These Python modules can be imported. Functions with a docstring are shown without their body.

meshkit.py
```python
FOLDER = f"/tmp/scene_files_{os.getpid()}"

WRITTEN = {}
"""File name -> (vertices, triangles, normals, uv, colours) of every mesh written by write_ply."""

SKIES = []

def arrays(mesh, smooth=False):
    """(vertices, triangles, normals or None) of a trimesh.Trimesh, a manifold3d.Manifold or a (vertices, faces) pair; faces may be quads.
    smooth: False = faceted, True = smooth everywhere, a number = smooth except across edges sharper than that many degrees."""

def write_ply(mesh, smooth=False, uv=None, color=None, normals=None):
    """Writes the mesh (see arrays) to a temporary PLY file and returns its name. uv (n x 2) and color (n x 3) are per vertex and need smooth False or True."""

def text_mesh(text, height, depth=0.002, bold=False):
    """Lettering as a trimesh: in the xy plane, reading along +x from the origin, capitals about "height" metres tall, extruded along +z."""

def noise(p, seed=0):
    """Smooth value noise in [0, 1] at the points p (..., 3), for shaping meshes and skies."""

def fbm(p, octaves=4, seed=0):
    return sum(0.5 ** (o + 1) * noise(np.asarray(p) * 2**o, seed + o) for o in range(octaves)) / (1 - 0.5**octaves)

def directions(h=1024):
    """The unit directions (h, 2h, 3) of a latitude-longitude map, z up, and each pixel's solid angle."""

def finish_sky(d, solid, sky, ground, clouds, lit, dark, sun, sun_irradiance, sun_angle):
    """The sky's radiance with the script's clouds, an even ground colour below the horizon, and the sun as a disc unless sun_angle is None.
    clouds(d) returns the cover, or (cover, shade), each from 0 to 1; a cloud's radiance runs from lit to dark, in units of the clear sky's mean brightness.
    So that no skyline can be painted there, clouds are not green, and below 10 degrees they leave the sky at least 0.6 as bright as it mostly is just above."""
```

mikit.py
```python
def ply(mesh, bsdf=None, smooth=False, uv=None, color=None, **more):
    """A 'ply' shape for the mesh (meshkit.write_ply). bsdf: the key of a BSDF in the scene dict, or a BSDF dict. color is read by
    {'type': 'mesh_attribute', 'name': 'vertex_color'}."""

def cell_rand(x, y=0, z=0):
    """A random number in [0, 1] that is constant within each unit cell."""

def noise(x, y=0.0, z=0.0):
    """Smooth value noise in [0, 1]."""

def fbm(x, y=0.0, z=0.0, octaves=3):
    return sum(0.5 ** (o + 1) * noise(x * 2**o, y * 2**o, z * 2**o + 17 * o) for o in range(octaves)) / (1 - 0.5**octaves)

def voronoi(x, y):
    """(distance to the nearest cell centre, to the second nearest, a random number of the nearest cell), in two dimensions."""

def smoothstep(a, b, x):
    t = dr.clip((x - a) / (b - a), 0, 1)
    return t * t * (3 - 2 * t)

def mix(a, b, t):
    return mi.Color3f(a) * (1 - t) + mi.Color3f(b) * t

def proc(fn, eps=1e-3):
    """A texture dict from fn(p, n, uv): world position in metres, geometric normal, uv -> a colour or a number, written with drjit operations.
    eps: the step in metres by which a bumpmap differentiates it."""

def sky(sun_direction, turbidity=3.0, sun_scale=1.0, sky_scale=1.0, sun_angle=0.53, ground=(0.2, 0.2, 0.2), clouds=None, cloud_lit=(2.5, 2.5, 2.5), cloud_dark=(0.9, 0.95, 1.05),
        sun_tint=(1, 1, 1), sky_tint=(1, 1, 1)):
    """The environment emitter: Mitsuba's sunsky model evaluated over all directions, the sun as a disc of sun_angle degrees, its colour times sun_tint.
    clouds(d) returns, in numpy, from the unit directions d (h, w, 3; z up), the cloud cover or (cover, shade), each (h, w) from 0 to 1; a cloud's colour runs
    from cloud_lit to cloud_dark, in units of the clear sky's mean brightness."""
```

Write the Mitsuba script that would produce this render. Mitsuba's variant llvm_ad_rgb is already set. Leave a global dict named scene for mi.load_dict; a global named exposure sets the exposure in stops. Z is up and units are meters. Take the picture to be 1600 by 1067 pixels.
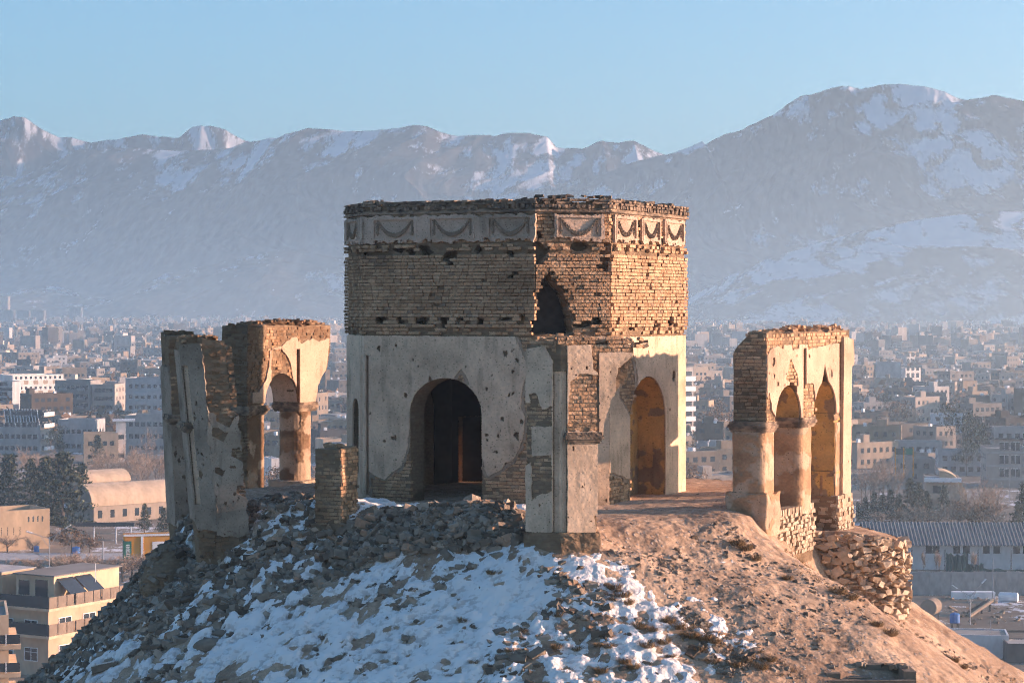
import math, random
import numpy as np, trimesh, drjit as dr, mitsuba as mi, mikit, meshkit
from shapely.geometry import Polygon, box, Point, LineString, MultiPolygon
from shapely.ops import unary_union
from shapely import affinity
import manifold3d as m3

# ---------------------------------------------------------------- camera, sky, exposure
F = 3500.0 / 1600.0                      # focal length in picture widths
EYE = 6.1                                # eye height over the hilltop platform
HOR = 480.0                              # row of the eye level in the 1600 px photograph
SUN_AZ, SUN_EL = 97.0, 9.5               # degrees; azimuth from 'towards the camera' turning right
exposure = 2.78
T = mi.ScalarTransform4f
scene, labels = {}, {}
scene['camera'] = {'type': 'perspective', 'fov': math.degrees(2 * math.atan(0.5 / F)), 'fov_axis': 'x',
                   'near_clip': 1.0, 'far_clip': 60000.0, 'principal_point_offset_y': (533.5 - HOR) / 1067.0,
                   'to_world': T().look_at(origin=[0, 0, EYE], target=[0, 100, EYE], up=[0, 0, 1]),
                   'medium': {'type': 'ref', 'id': 'haze_air'}}
sa, se = math.radians(SUN_AZ), math.radians(SUN_EL)
SUN = (math.sin(sa) * math.cos(se), -math.cos(sa) * math.cos(se), math.sin(se))
scene['sky_light'] = mikit.sky(SUN, turbidity=2.5, sun_scale=2.2, sky_scale=1.15, sun_angle=0.8, sun_tint=(1.08, 1.14, 2.5), sky_tint=(0.54, 0.92, 1.38))
# winter inversion: the smoke of the city lies low in the valley and thins with height (one box of air round everything)
HAZE_LOW, HAZE_HIGH, HAZE_H = 3.9e-4, 4.2e-5, 125.0       # extinction per metre at the plain and high up, scale height
HZ0, HZ1 = -42.0, 862.0
_zz = HZ0 + (np.arange(96) + 0.5) / 96 * (HZ1 - HZ0)
_dens = HAZE_HIGH + HAZE_LOW * np.exp(-np.maximum(_zz + 39.0, 0) / HAZE_H)
scene['haze_air'] = {'type': 'heterogeneous', 'albedo': {'type': 'rgb', 'value': [0.66, 0.87, 0.99]}, 'phase': {'type': 'hg', 'g': 0.6},
                     'sigma_t': {'type': 'gridvolume', 'grid': mi.VolumeGrid(np.ascontiguousarray(np.tile(_dens[:, None, None], (1, 2, 2)).astype(np.float32))),
                                 'to_world': T().translate([-9100, -1250, HZ0]).scale([18200, 12200, HZ1 - HZ0])}}
PLAIN = -39.0                            # level of the city below the platform (z = 0)

# ---------------------------------------------------------------- helpers
def rng(seed): return np.random.default_rng(seed)
def at(px, py, y):
    """world point on the ray through photograph pixel (px, py), y metres out (used to take sizes off the photograph)"""
    return np.array([(px - 800) * y / 3500.0, y, EYE - (py - HOR) * y / 3500.0])
def ground_at(px, py):
    d = (EYE - PLAIN) * 3500.0 / (py - HOR)
    return (px - 800) * d / 3500.0, d
class MB:
    """collects geometry for one mesh; uv carries a tone per piece (x: hue choice, y: brightness)"""
    def __init__(s): s.v, s.f, s.u, s.n = [], [], [], 0
    def add(s, v, f, uv=(0.5, 0.5)):
        v = np.asarray(v, float); f = np.asarray(f, int)
        if f.shape[1] == 4: f = np.vstack([f[:, [0, 1, 2]], f[:, [0, 2, 3]]])
        s.v.append(v); s.f.append(f + s.n); s.n += len(v)
        s.u.append(np.tile(np.asarray(uv, float), (len(v), 1)) if np.ndim(uv) == 1 else np.asarray(uv, float))
        return s
    def tm(s, m, uv=(0.5, 0.5)): return s.add(m.vertices, m.faces, uv)
    def man(s, m, uv=(0.5, 0.5)):
        q = m.to_mesh(); return s.add(q.vert_properties[:, :3], q.tri_verts, uv)
    def hexa(s, c, ax, ay, az, uv=(0.5, 0.5), jit=0.0, r=None):
        """box with centre c and half axes ax, ay, az, corners moved by up to jit"""
        c, ax, ay, az = (np.asarray(q, float) for q in (c, ax, ay, az))
        v = np.array([c + i * ax + j * ay + k * az for i in (-1, 1) for j in (-1, 1) for k in (-1, 1)])
        if jit: v = v + r.uniform(-jit, jit, v.shape)
        return s.add(v, HEX, uv)
    def bx(s, x0, x1, y0, y1, z0, z1, uv=(0.5, 0.5)):
        return s.hexa(((x0 + x1) / 2, (y0 + y1) / 2, (z0 + z1) / 2), ((x1 - x0) / 2, 0, 0), (0, (y1 - y0) / 2, 0), (0, 0, (z1 - z0) / 2), uv)
    def tube(s, pts, rad, n=5, uv=(0.5, 0.5)):
        pts = np.asarray(pts, float); rad = np.broadcast_to(rad, len(pts))
        V = []
        for i, p in enumerate(pts):
            d = pts[min(i + 1, len(pts) - 1)] - pts[max(i - 1, 0)]; d /= np.linalg.norm(d) + 1e-12
            a = np.cross(d, [0, 0, 1] if abs(d[2]) < 0.9 else [1, 0, 0]); a /= np.linalg.norm(a); b = np.cross(d, a)
            V += [p + rad[i] * (math.cos(t) * a + math.sin(t) * b) for t in np.arange(n) * 2 * math.pi / n]
        Fq = [[i * n + j, i * n + (j + 1) % n, (i + 1) * n + (j + 1) % n, (i + 1) * n + j] for i in range(len(pts) - 1) for j in range(n)]
        return s.add(V, Fq, uv)
    def arrays(s): return np.vstack(s.v), np.vstack(s.f), np.vstack(s.u)
    def put(s, key, bsdf, smooth=False, **more):
        if not s.v: return None
        v, f, u = s.arrays(); k = numbered(key)
        scene[k] = mikit.ply((v, f), bsdf + '_look', smooth, uv=u, **more); return k
HEX = np.array([[0, 1, 3], [0, 3, 2], [4, 6, 7], [4, 7, 5], [0, 4, 5], [0, 5, 1], [2, 3, 7], [2, 7, 6], [0, 2, 6], [0, 6, 4], [1, 5, 7], [1, 7, 3]])
_count = {}
def numbered(key):
    n = _count.get(key, 0); _count[key] = n + 1
    k = key if n == 0 else '%s_%03d' % (key, n)
    return k
def root(name, label, cat, group=None):
    k = numbered(name); labels[k] = {'label': label, 'category': cat}
    if group: labels[k]['group'] = group
    return k
def struct(k): labels[k] = {'kind': 'structure'}; return k
def stuff(k, label=None):
    labels[k] = {'kind': 'stuff'}
    if label: labels[k]['label'] = label
    return k
def interp(x, pts):
    pts = np.asarray(pts, float); return np.interp(x, pts[:, 0], pts[:, 1])
def smoothnp(a, b, x):
    t = np.clip((x - a) / (b - a), 0, 1); return t * t * (3 - 2 * t)
def fb(x, y, z=0.0, sc=1.0, octaves=4, seed=0):
    p = np.stack(np.broadcast_arrays(np.asarray(x) * sc, np.asarray(y) * sc, np.asarray(z) * sc), -1); return meshkit.fbm(p, octaves, seed)
def ridged(x, y, sc, octaves=5, seed=0):
    out, amp, tot = 0.0, 1.0, 0.0
    for o in range(octaves):
        n = meshkit.noise(np.stack([x * sc * 2**o, y * sc * 2**o, np.zeros_like(x) + 3.3 * o], -1), seed + o)
        out = out + amp * (1 - np.abs(2 * n - 1)); tot += amp; amp *= 0.5
    return out / tot
def grid_faces(nx, ny):
    i = np.arange(ny - 1)[:, None] * nx + np.arange(nx - 1)[None]; i = i.ravel()
    return np.stack([i, i + 1, i + nx + 1, i + nx], 1)

# ---------------------------------------------------------------- materials
mk = mikit
def P(fn, eps=1e-3): return mk.proc(fn, eps)
def principled(key, fn, rough=0.9, spec=0.2, bump=None, bscale=1.0, eps=0.004):
    b = {'type': 'principled', 'base_color': P(fn) if callable(fn) else {'type': 'rgb', 'value': list(fn)}, 'roughness': rough, 'specular': spec}
    if bump: b = {'type': 'bumpmap', 'arbitrary': P(bump, eps), 'scale': bscale, 'bsdf': b}
    scene[key + '_look'] = {'type': 'twosided', 'bsdf': b}
def plaster_col(a, b):
    def fn(p, n, uv):
        g = mk.fbm(p.x * 0.9 + 3, p.y * 0.9, p.z * 0.9, 4)
        s = mk.fbm(p.x * 3.2, p.y * 3.2, p.z * 2.2, 5)
        f = mk.fbm(p.x * 22.0, p.y * 22.0, p.z * 16.0, 3)
        c = mk.mix(a, b, mk.smoothstep(0.3, 0.75, g))
        k = mk.fbm(p.x * 6.0 + p.y * 3, p.y * 6.0, p.z * 0.8, 4); v, v2, w = mk.voronoi(p.x * 11 + p.y * 7, p.z * 13)
        c = c * (0.78 + 0.40 * s) * (0.82 + 0.36 * f)
        c = c * (1 - 0.30 * mk.smoothstep(0.54, 0.74, g * 0.5 + s * 0.5)) * (1 - 0.20 * mk.smoothstep(0.56, 0.74, k))
        return c * (1 - 0.6 * mk.smoothstep(0.17, 0.08, v) * mk.smoothstep(0.62, 0.66, w))
    return fn
def rough_bump_early(p, n, uv): return mk.fbm(p.x * 14, p.y * 14, p.z * 14, 4) * 0.05
def plaster_bump(p, n, uv): return mk.fbm(p.x * 9, p.y * 9, p.z * 9, 5) * 0.022
principled('plaster', plaster_col((0.70, 0.51, 0.35), (0.56, 0.405, 0.275)), 0.92, 0.15, plaster_bump, 1.0)
principled('frieze_plaster', plaster_col((0.53, 0.39, 0.29), (0.40, 0.30, 0.22)), 0.95, 0.1, rough_bump_early, 0.6)
principled('ochre_plaster', plaster_col((0.53, 0.38, 0.27), (0.44, 0.315, 0.22)), 0.92, 0.15, plaster_bump, 1.0)
def yellow_col(p, n, uv):      # ochre limewash, scaled off in patches
    q = mk.fbm(p.x * 1.9 + 11, p.y * 1.9, p.z * 1.5, 5)
    return mk.mix(plaster_col((0.56, 0.34, 0.12), (0.42, 0.26, 0.11))(p, n, uv), plaster_col((0.30, 0.21, 0.13), (0.22, 0.15, 0.10))(p, n, uv), mk.smoothstep(0.56, 0.60, q))
principled('yellow_plaster', yellow_col, 0.92, 0.15, plaster_bump, 1.0)
def soot_amount(p):          # smoke and damp staining: patches of their own shape
    return mk.smoothstep(0.52, 0.70, mk.fbm(p.x * 0.7 + 7, p.y * 0.7, p.z * 0.9, 4))
def brick_col(p, n, uv):
    g = mk.fbm(p.x * 1.1, p.y * 1.1, p.z * 1.1 + 5, 3); f = mk.fbm(p.x * 18, p.y * 18, p.z * 18, 3)
    c = mk.mix((0.45, 0.265, 0.15), (0.58, 0.385, 0.235), uv.x)
    c = mk.mix(c, mi.Color3f(0.13, 0.10, 0.085), mk.smoothstep(0.92, 0.97, uv.x) * 0.55)
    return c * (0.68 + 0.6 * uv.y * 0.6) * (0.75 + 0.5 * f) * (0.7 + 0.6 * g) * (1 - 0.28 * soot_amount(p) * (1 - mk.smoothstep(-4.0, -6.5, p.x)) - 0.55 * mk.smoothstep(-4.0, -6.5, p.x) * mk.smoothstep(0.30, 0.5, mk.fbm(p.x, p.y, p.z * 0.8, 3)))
def rough_bump(p, n, uv): return mk.fbm(p.x * 14, p.y * 14, p.z * 14, 4) * 0.05
principled('brick', brick_col, 0.95, 0.1, rough_bump, 1.0)
def core_col(p, n, uv):
    f = mk.fbm(p.x * 9, p.y * 9, p.z * 14, 4)
    row = mk.smoothstep(0.0, 0.18, dr.abs(dr.abs(p.z / 0.108 - dr.floor(p.z / 0.108) - 0.5) - 0.5))
    c = mk.mix((0.17, 0.115, 0.075), (0.31, 0.22, 0.14), f)
    return c * (0.90 + 0.10 * row) * (1 - 0.35 * soot_amount(p))
def core_bump(p, n, uv):
    row = dr.abs(p.z / 0.108 - dr.floor(p.z / 0.108) - 0.5)
    return mk.fbm(p.x * 7, p.y * 7, p.z * 12, 5) * 0.10 - mk.smoothstep(0.36, 0.5, row) * 0.005
principled('core', core_col, 0.97, 0.05, core_bump, 1.0)
def cornice_col(p, n, uv):
    f = mk.fbm(p.x * 6, p.y * 6, p.z * 8, 4); g = mk.fbm(p.x * 1.3, p.y * 1.3, p.z * 3, 3)
    return mk.mix((0.11, 0.085, 0.065), (0.36, 0.26, 0.18), mk.smoothstep(0.35, 0.7, f * 0.6 + g * 0.4))
principled('cornice', cornice_col, 0.95, 0.1, rough_bump, 1.0)
def ornament_col(p, n, uv):
    f = mk.fbm(p.x * 8, p.y * 8, p.z * 8, 3); return mk.mix((0.17, 0.125, 0.09), (0.33, 0.245, 0.175), f)
principled('ornament', ornament_col, 0.95, 0.1, rough_bump, 0.6)
def stone_col(p, n, uv):
    f = mk.fbm(p.x * 7, p.y * 7, p.z * 7, 4)
    c = mk.mix((0.36, 0.265, 0.18), (0.52, 0.42, 0.31), uv.x)
    return c * (0.6 + 0.8 * uv.y * 0.7) * (0.6 + 0.8 * f)
principled('stone', stone_col, 0.95, 0.12, rough_bump, 0.8)
def rubble_col(p, n, uv):
    f = mk.fbm(p.x * 6, p.y * 6, p.z * 6, 4)
    c = mk.mix((0.12, 0.09, 0.065), (0.37, 0.30, 0.23), uv.x)
    c = mk.mix(c, mi.Color3f(0.36, 0.23, 0.15), mk.smoothstep(0.9, 0.96, uv.x))
    return c * (0.6 + 0.7 * uv.y) * (0.65 + 0.7 * f)
principled('rubble', rubble_col, 0.95, 0.12, rough_bump, 0.8)
def soil_col(p, n, uv):
    g = mk.fbm(p.x * 0.5, p.y * 0.5, 0, 4); f = mk.fbm(p.x * 6, p.y * 6, p.z * 6, 4); h = mk.fbm(p.x * 30, p.y * 30, p.z * 30, 3)
    c = mk.mix((0.27, 0.18, 0.12), (0.48, 0.345, 0.235), mk.smoothstep(0.3, 0.7, g * 0.5 + f * 0.5))
    c = c * (0.68 + 0.64 * h)
    v, v2, w = mk.voronoi(p.x * 7.0, p.y * 7.0)
    peb = mk.smoothstep(0.30, 0.22, v) * mk.smoothstep(0.72, 0.74, w)
    return mk.mix(c, mi.Color3f(0.40, 0.34, 0.28) * (0.5 + w * 0.7), peb * 0.8)
def soil_bump(p, n, uv):
    v, v2, w = mk.voronoi(p.x * 7.0, p.y * 7.0)
    peb = mk.smoothstep(0.36, 0.1, v) * mk.smoothstep(0.72, 0.74, w)
    return mk.fbm(p.x * 5, p.y * 5, p.z * 5, 6) * 0.085 + peb * 0.03
principled('soil', soil_col, 0.97, 0.08, soil_bump, 1.0, 0.006)
def snow_col(p, n, uv):
    f = mk.fbm(p.x * 3, p.y * 3, p.z * 3, 4); d = mk.smoothstep(0.40 + 0.20 * uv.x, 0.56 + 0.22 * uv.x, mk.fbm(p.x * 9 + 4, p.y * 9, p.z * 9, 5))   # uv.x: depth of the snow; thin snow is dirty
    return mk.mix(mk.mix((0.86, 0.82, 0.76), (0.76, 0.72, 0.665), f), mi.Color3f(0.40, 0.33, 0.27), d * (0.55 - 0.3 * uv.x))
def snow_bump(p, n, uv): return mk.fbm(p.x * 6, p.y * 6, p.z * 6, 5) * 0.11
principled('snow', snow_col, 0.75, 0.3, snow_bump, 1.0, 0.006)
def mountain_col(p, n, uv):       # uv.x: snowiness of the range, uv.y: how far down in a gully the point lies
    g = mk.fbm(p.x * 0.0013, p.y * 0.0013, p.z * 0.003, 4); f = mk.fbm(p.x * 0.045, p.y * 0.008, p.z * 0.010, 5)
    h = mk.fbm(p.x * 0.17, p.y * 0.035, p.z * 0.04, 4)
    rock = mk.mix((0.035, 0.03, 0.028), (0.085, 0.072, 0.064), f)
    sn = f * 0.24 + g * 0.26 + h * 0.16 + uv.y * 0.46 + uv.x * 0.13 + dr.clip((p.z - 250.0) * 0.00016, 0, 0.08) - 0.06   # lies in the gullies, more on the crests
    s = mk.smoothstep(0.525, 0.645, sn)
    return mk.mix(rock, mi.Color3f(0.56, 0.58, 0.62), s * 0.8)
principled('mountain', mountain_col, 1.0, 0.0)
def plain_col(p, n, uv):
    g = mk.fbm(p.x * 0.01, p.y * 0.01, 0, 5); f = mk.fbm(p.x * 0.12, p.y * 0.12, 0, 4); h = mk.fbm(p.x * 1.1, p.y * 1.1, 0, 4)
    c = mk.mix((0.15, 0.125, 0.10), (0.27, 0.225, 0.18), mk.smoothstep(0.3, 0.7, 0.5 * g + 0.3 * f + 0.2 * h))
    return mk.mix(c, mi.Color3f(0.66, 0.67, 0.70), mk.smoothstep(0.62, 0.68, f * 0.6 + h * 0.4) * 0.7)
principled('earth', plain_col, 1.0, 0.05)
def wall_col(p, n, uv):     # painted or rendered house walls: uv.x cold..warm, uv.y brightness; rain stains
    s = mk.fbm(p.x * 0.5, p.y * 0.5, p.z * 0.12, 4); f = mk.fbm(p.x * 2.2, p.y * 2.2, p.z * 1.0, 3)
    c = mk.mix((0.92, 0.97, 1.02), (1.02, 0.74, 0.48), uv.x) * uv.y
    return c * (0.66 + 0.5 * s) * (0.85 + 0.3 * f)
principled('house_wall', wall_col, 0.9, 0.15)
principled('flat_roof', lambda p, n, uv: mk.mix((0.20, 0.175, 0.15), (0.36, 0.33, 0.30), mk.fbm(p.x * 0.3, p.y * 0.3, p.z, 4)) * (0.6 + 0.8 * uv.y), 0.95, 0.1)
scene['window_glass_look'] = {'type': 'twosided', 'bsdf': {'type': 'principled', 'base_color': {'type': 'rgb', 'value': [0.035, 0.045, 0.055]}, 'roughness': 0.12, 'specular': 0.6}}

# ---------------------------------------------------------------- the mountains
def mountain(name, xs, ybase, ridge, yr, depth_back, rough, nx, ny, seed, power=1.25, snow=0.0, gully=0.004, zb=PLAIN):
    """a range: ridge = [(photo column, photo row)] of its crest, which runs at distance yr (a number or a function of x)"""
    X = np.linspace(xs[0], xs[1], nx)
    yrr = yr(X) if callable(yr) else np.full(nx, float(yr))
    rd = np.asarray(ridge, float)
    zr = np.interp(800 + 3500 * X / yrr, rd[:, 0], HOR - rd[:, 1]) * yrr / 3500.0 + EYE; yb = yrr - (np.median(yrr) - ybase)
    t = np.concatenate([np.linspace(0, 1, ny) , 1 + np.linspace(0.02, 1, max(ny // 8, 6))[0:]])
    TT, XX = np.meshgrid(t, X, indexing='ij'); YR = np.broadcast_to(yrr, XX.shape); ZR = np.broadcast_to(zr, XX.shape)
    wob = (fb(XX, TT * 3000, 0, 0.0006, 3, seed) - 0.5)
    YB = np.broadcast_to(yb, XX.shape); YY = np.where(TT <= 1, YB + (YR - YB) * TT, YR + (TT - 1) * depth_back)
    up = np.clip(TT, 0, 1); pr = np.where(TT <= 1, up ** power, 1 - (TT - 1) * 0.8)
    R = ridged(XX + wob * 900, YY * 0.25, gully, 5, seed) - 0.62
    R2 = ridged(XX + 200 + wob * 300, YY * 0.3, gully * 3.6, 5, seed + 9) - 0.62
    env = np.where(TT <= 1, up * (1.12 - up) * 3.0 + 0.06 * smoothnp(0, 0.06, up), 0.4)
    Z = zb + (ZR - zb) * pr + (ZR - zb) * rough * R * env * 1.5 + rough * R2 * (8 + 0.028 * (ZR - zb)) * (0.25 + 0.75 * smoothnp(0, 0.3, up)) * np.where(up > 0.93, 0.6, 1)
    Z = np.maximum(np.where(TT <= 0.002, zb - 2, Z), zb - 2)
    mb = MB(); gl = np.clip(0.5 - R * 1.1 - R2 * 0.9, 0, 1) * (0.55 + 0.45 * smoothnp(0.2, 1.0, np.clip(TT, 0, 1)))
    mb.add(np.stack([XX, YY, Z], -1).reshape(-1, 3), grid_faces(nx, len(t)), np.stack([np.full(XX.size, snow), gl.ravel()], -1))
    return struct(mb.put(name, 'mountain', True))
mountain('mountain', (-300, 2500), 4700, [(500, 400), (860, 330), (940, 275), (985, 258), (1050, 240), (1090, 222), (1097, 219), (1102, 226), (1160, 204), (1210, 180), (1228, 164), (1250, 150), (1270, 146),
         (1290, 140), (1310, 138), (1345, 143), (1380, 132), (1400, 129), (1440, 130), (1475, 136), (1500, 150), (1512, 155), (1560, 154), (1600, 160), (1700, 172), (1900, 215), (2200, 230)], lambda x: 8300 - 0.95 * x, 1200, 0.09, 760, 260, 3, 1.15, 0.1, 0.0046)
mountain('mountain', (-2300, 1500), 6300, [(-300, 200), (60, 250), (130, 236), (200, 234), (303, 238), (340, 235), (391, 226), (420, 214), (460, 206), (500, 203), (560, 203), (600, 200), (645, 196), (668, 198), (690, 208), (720, 212), (745, 210), (770, 215),
         (800, 209), (830, 210), (855, 213), (870, 230), (910, 235), (940, 223), (965, 226), (990, 221), (1012, 230), (1045, 242), (1150, 250), (1500, 250)], lambda x: 8800 - 0.45 * x, 1000, 0.10, 600, 220, 21, 1.2, 0.15, 0.0040)
mountain('mountain', (-3000, 550), 8900, [(-500, 215), (-200, 200), (-60, 200), (0, 189), (22, 184), (40, 186), (60, 200), (75, 208), (92, 216), (112, 216), (140, 224), (180, 222), (215, 217), (255, 219), (280, 219), (300, 203), (315, 198), (335, 201), (352, 202), (370, 214), (390, 227), (430, 236), (700, 250), (1100, 260)],
         9700, 600, 0.13, 460, 150, 37, 1.1, 0.4, 0.0044)
mountain('snowy_hill', (230, 2300), 3600, [(970, 513), (1000, 508), (1040, 490), (1075, 467), (1130, 436), (1200, 405), (1270, 382), (1330, 366), (1400, 351), (1450, 341), (1500, 335), (1560, 332), (1600, 331), (1800, 322), (2200, 330)], lambda x: 5150 - 0.42 * x, 900, 0.05, 560, 240, 51, 0.8, 1.55, 0.007)
mountain('foothill', (-2400, 600), 5200, [(-100, 470), (0, 462), (35, 452), (70, 446), (100, 449), (130, 462), (170, 470), (210, 452), (260, 428), (320, 416), (400, 400), (440, 390), (480, 396), (520, 402), (560, 412), (640, 420), (760, 430), (900, 440), (1000, 460), (1100, 500)], 6200, 700, 0.14, 480, 110, 63, 1.0, 0.7, 0.0075)
mb = MB()
xs = np.concatenate([np.linspace(-9000, -1500, 20), np.linspace(-1400, 1400, 60), np.linspace(1500, 9000, 20)])
ys = np.concatenate([np.linspace(-900, 200, 8), np.linspace(230, 2500, 60), np.linspace(2700, 10900, 40)])
XX, YY = np.meshgrid(xs, ys)
mb.add(np.stack([XX, YY, PLAIN - 0.4 + 0.8 * fb(XX, YY, 0, 0.02, 3, 5) * smoothnp(200, 400, YY)], -1).reshape(-1, 3), grid_faces(len(xs), len(ys)))
struct(mb.put('ground', 'earth', True))
scene['haze'] = {'type': 'cube', 'to_world': T().translate([0, 4850, 410]).scale([9100, 6100, 452]), 'bsdf': {'type': 'null'}, 'interior': {'type': 'ref', 'id': 'haze_air'}}
stuff('haze', 'thin pale winter haze over the city')

# ---------------------------------------------------------------- masonry helpers
AX, CEN = math.radians(27.2), np.array([0.18, 74.0])
RU, MV = np.array([math.cos(AX), -math.sin(AX)]), np.array([-math.sin(AX), -math.cos(AX)])
def uvxy(u, v): return CEN + np.multiply.outer(np.asarray(u, float), RU) + np.multiply.outer(np.asarray(v, float), MV)
class Face:
    """an upright plane: o its origin in plan, t along it (to the viewer's right), n outwards"""
    def __init__(s, o, az):
        a = math.radians(az); s.o = np.asarray(o, float); s.n = np.array([math.sin(a), -math.cos(a)]); s.t = np.array([math.cos(a), math.sin(a)])
    def w(s, q, d=0.0):
        q = np.asarray(q, float); xy = s.o + np.multiply.outer(q[..., 0], s.t) + np.multiply.outer(np.broadcast_to(d, q.shape[:-1]), s.n)
        return np.concatenate([xy, q[..., 1:2]], -1)
    def px(s, *pts):
        out = []
        for x, y in pts:
            k = (x - 800) / 3500.0                    # X = k Y on the view ray
            m = np.array([[s.t[0], -k], [s.t[1], -1.0]]); sol = np.linalg.solve(m, -s.o); out.append((sol[0], EYE - (y - HOR) * sol[1] / 3500.0))
        return out
    def poly(s, *pts): return Polygon(s.px(*pts)).buffer(0)
def octface(k, sc=1.0):
    az = -27.2 + 45 * k; d = (4.82 if k % 2 == 0 else 5.58) * sc; a = math.radians(az)
    return Face(CEN + d * np.array([math.sin(a), -math.cos(a)]), az)
def half(k, sc=1.0): return (3.07 if k % 2 == 0 else 1.237) * sc
def rough(poly, amp, step, seed):
    """breaks the outline of a polygon"""
    def ring(c, k):
        ls = LineString(c); n = max(int(ls.length / step), 8); pts = np.array([ls.interpolate(i / n, normalized=True).coords[0] for i in range(n)])
        p3 = np.column_stack([pts / 0.16, np.full(n, seed * 1.7 + k)]); q3 = np.column_stack([pts / 0.045, np.full(n, seed * 1.7 + k)])
        off = np.column_stack([meshkit.noise(p3, seed) - .5, meshkit.noise(p3, seed + 50) - .5]) * 2 * amp + np.column_stack([meshkit.noise(q3, seed) - .5, meshkit.noise(q3, seed + 50) - .5]) * amp
        return pts + off
    gs = getattr(poly, 'geoms', [poly]); out = []
    for g in gs:
        if g.is_empty or g.geom_type != 'Polygon': continue
        out.append(Polygon(ring(g.exterior.coords, 0), [ring(i.coords, 3) for i in g.interiors]).buffer(0))
    return unary_union(out)
def blob(x, z, r, R, squash=1.0):
    t = np.sort(R.uniform(0, 2 * math.pi, 9)); q = r * R.uniform(0.55, 1.25, 9)
    return Polygon(np.column_stack([x + q * np.cos(t), z + q * squash * np.sin(t)])).buffer(0)
def sheet(mb, poly, fr, d0, d1, uv=(0.5, 0.5)):
    for g in getattr(poly, 'geoms', [poly]):
        if g.is_empty or g.geom_type != 'Polygon' or g.area < 1e-4: continue
        m = trimesh.creation.extrude_polygon(g.simplify(0.004), 1.0, engine='earcut')
        mb.add(fr.w(m.vertices[:, :2], d0 + (d1 - d0) * m.vertices[:, 2]), m.faces, uv)
    return mb
def arch(c, half_w, z0, spring, rise=None, n=14):
    rise = rise or half_w; t = np.linspace(0, math.pi, n)
    return Polygon([(c + half_w, z0)] + [(c + half_w * math.cos(a), spring + rise * math.sin(a)) for a in t] + [(c - half_w, z0)])
def prism(xy, z0, z1):
    xy = np.asarray(xy, float); area = np.sum(xy[:, 0] * np.roll(xy[:, 1], -1) - xy[:, 1] * np.roll(xy[:, 0], -1))
    if area < 0: xy = xy[::-1]
    return m3.Manifold.extrude(m3.CrossSection([xy]), z1 - z0).translate((0, 0, z0))
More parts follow.
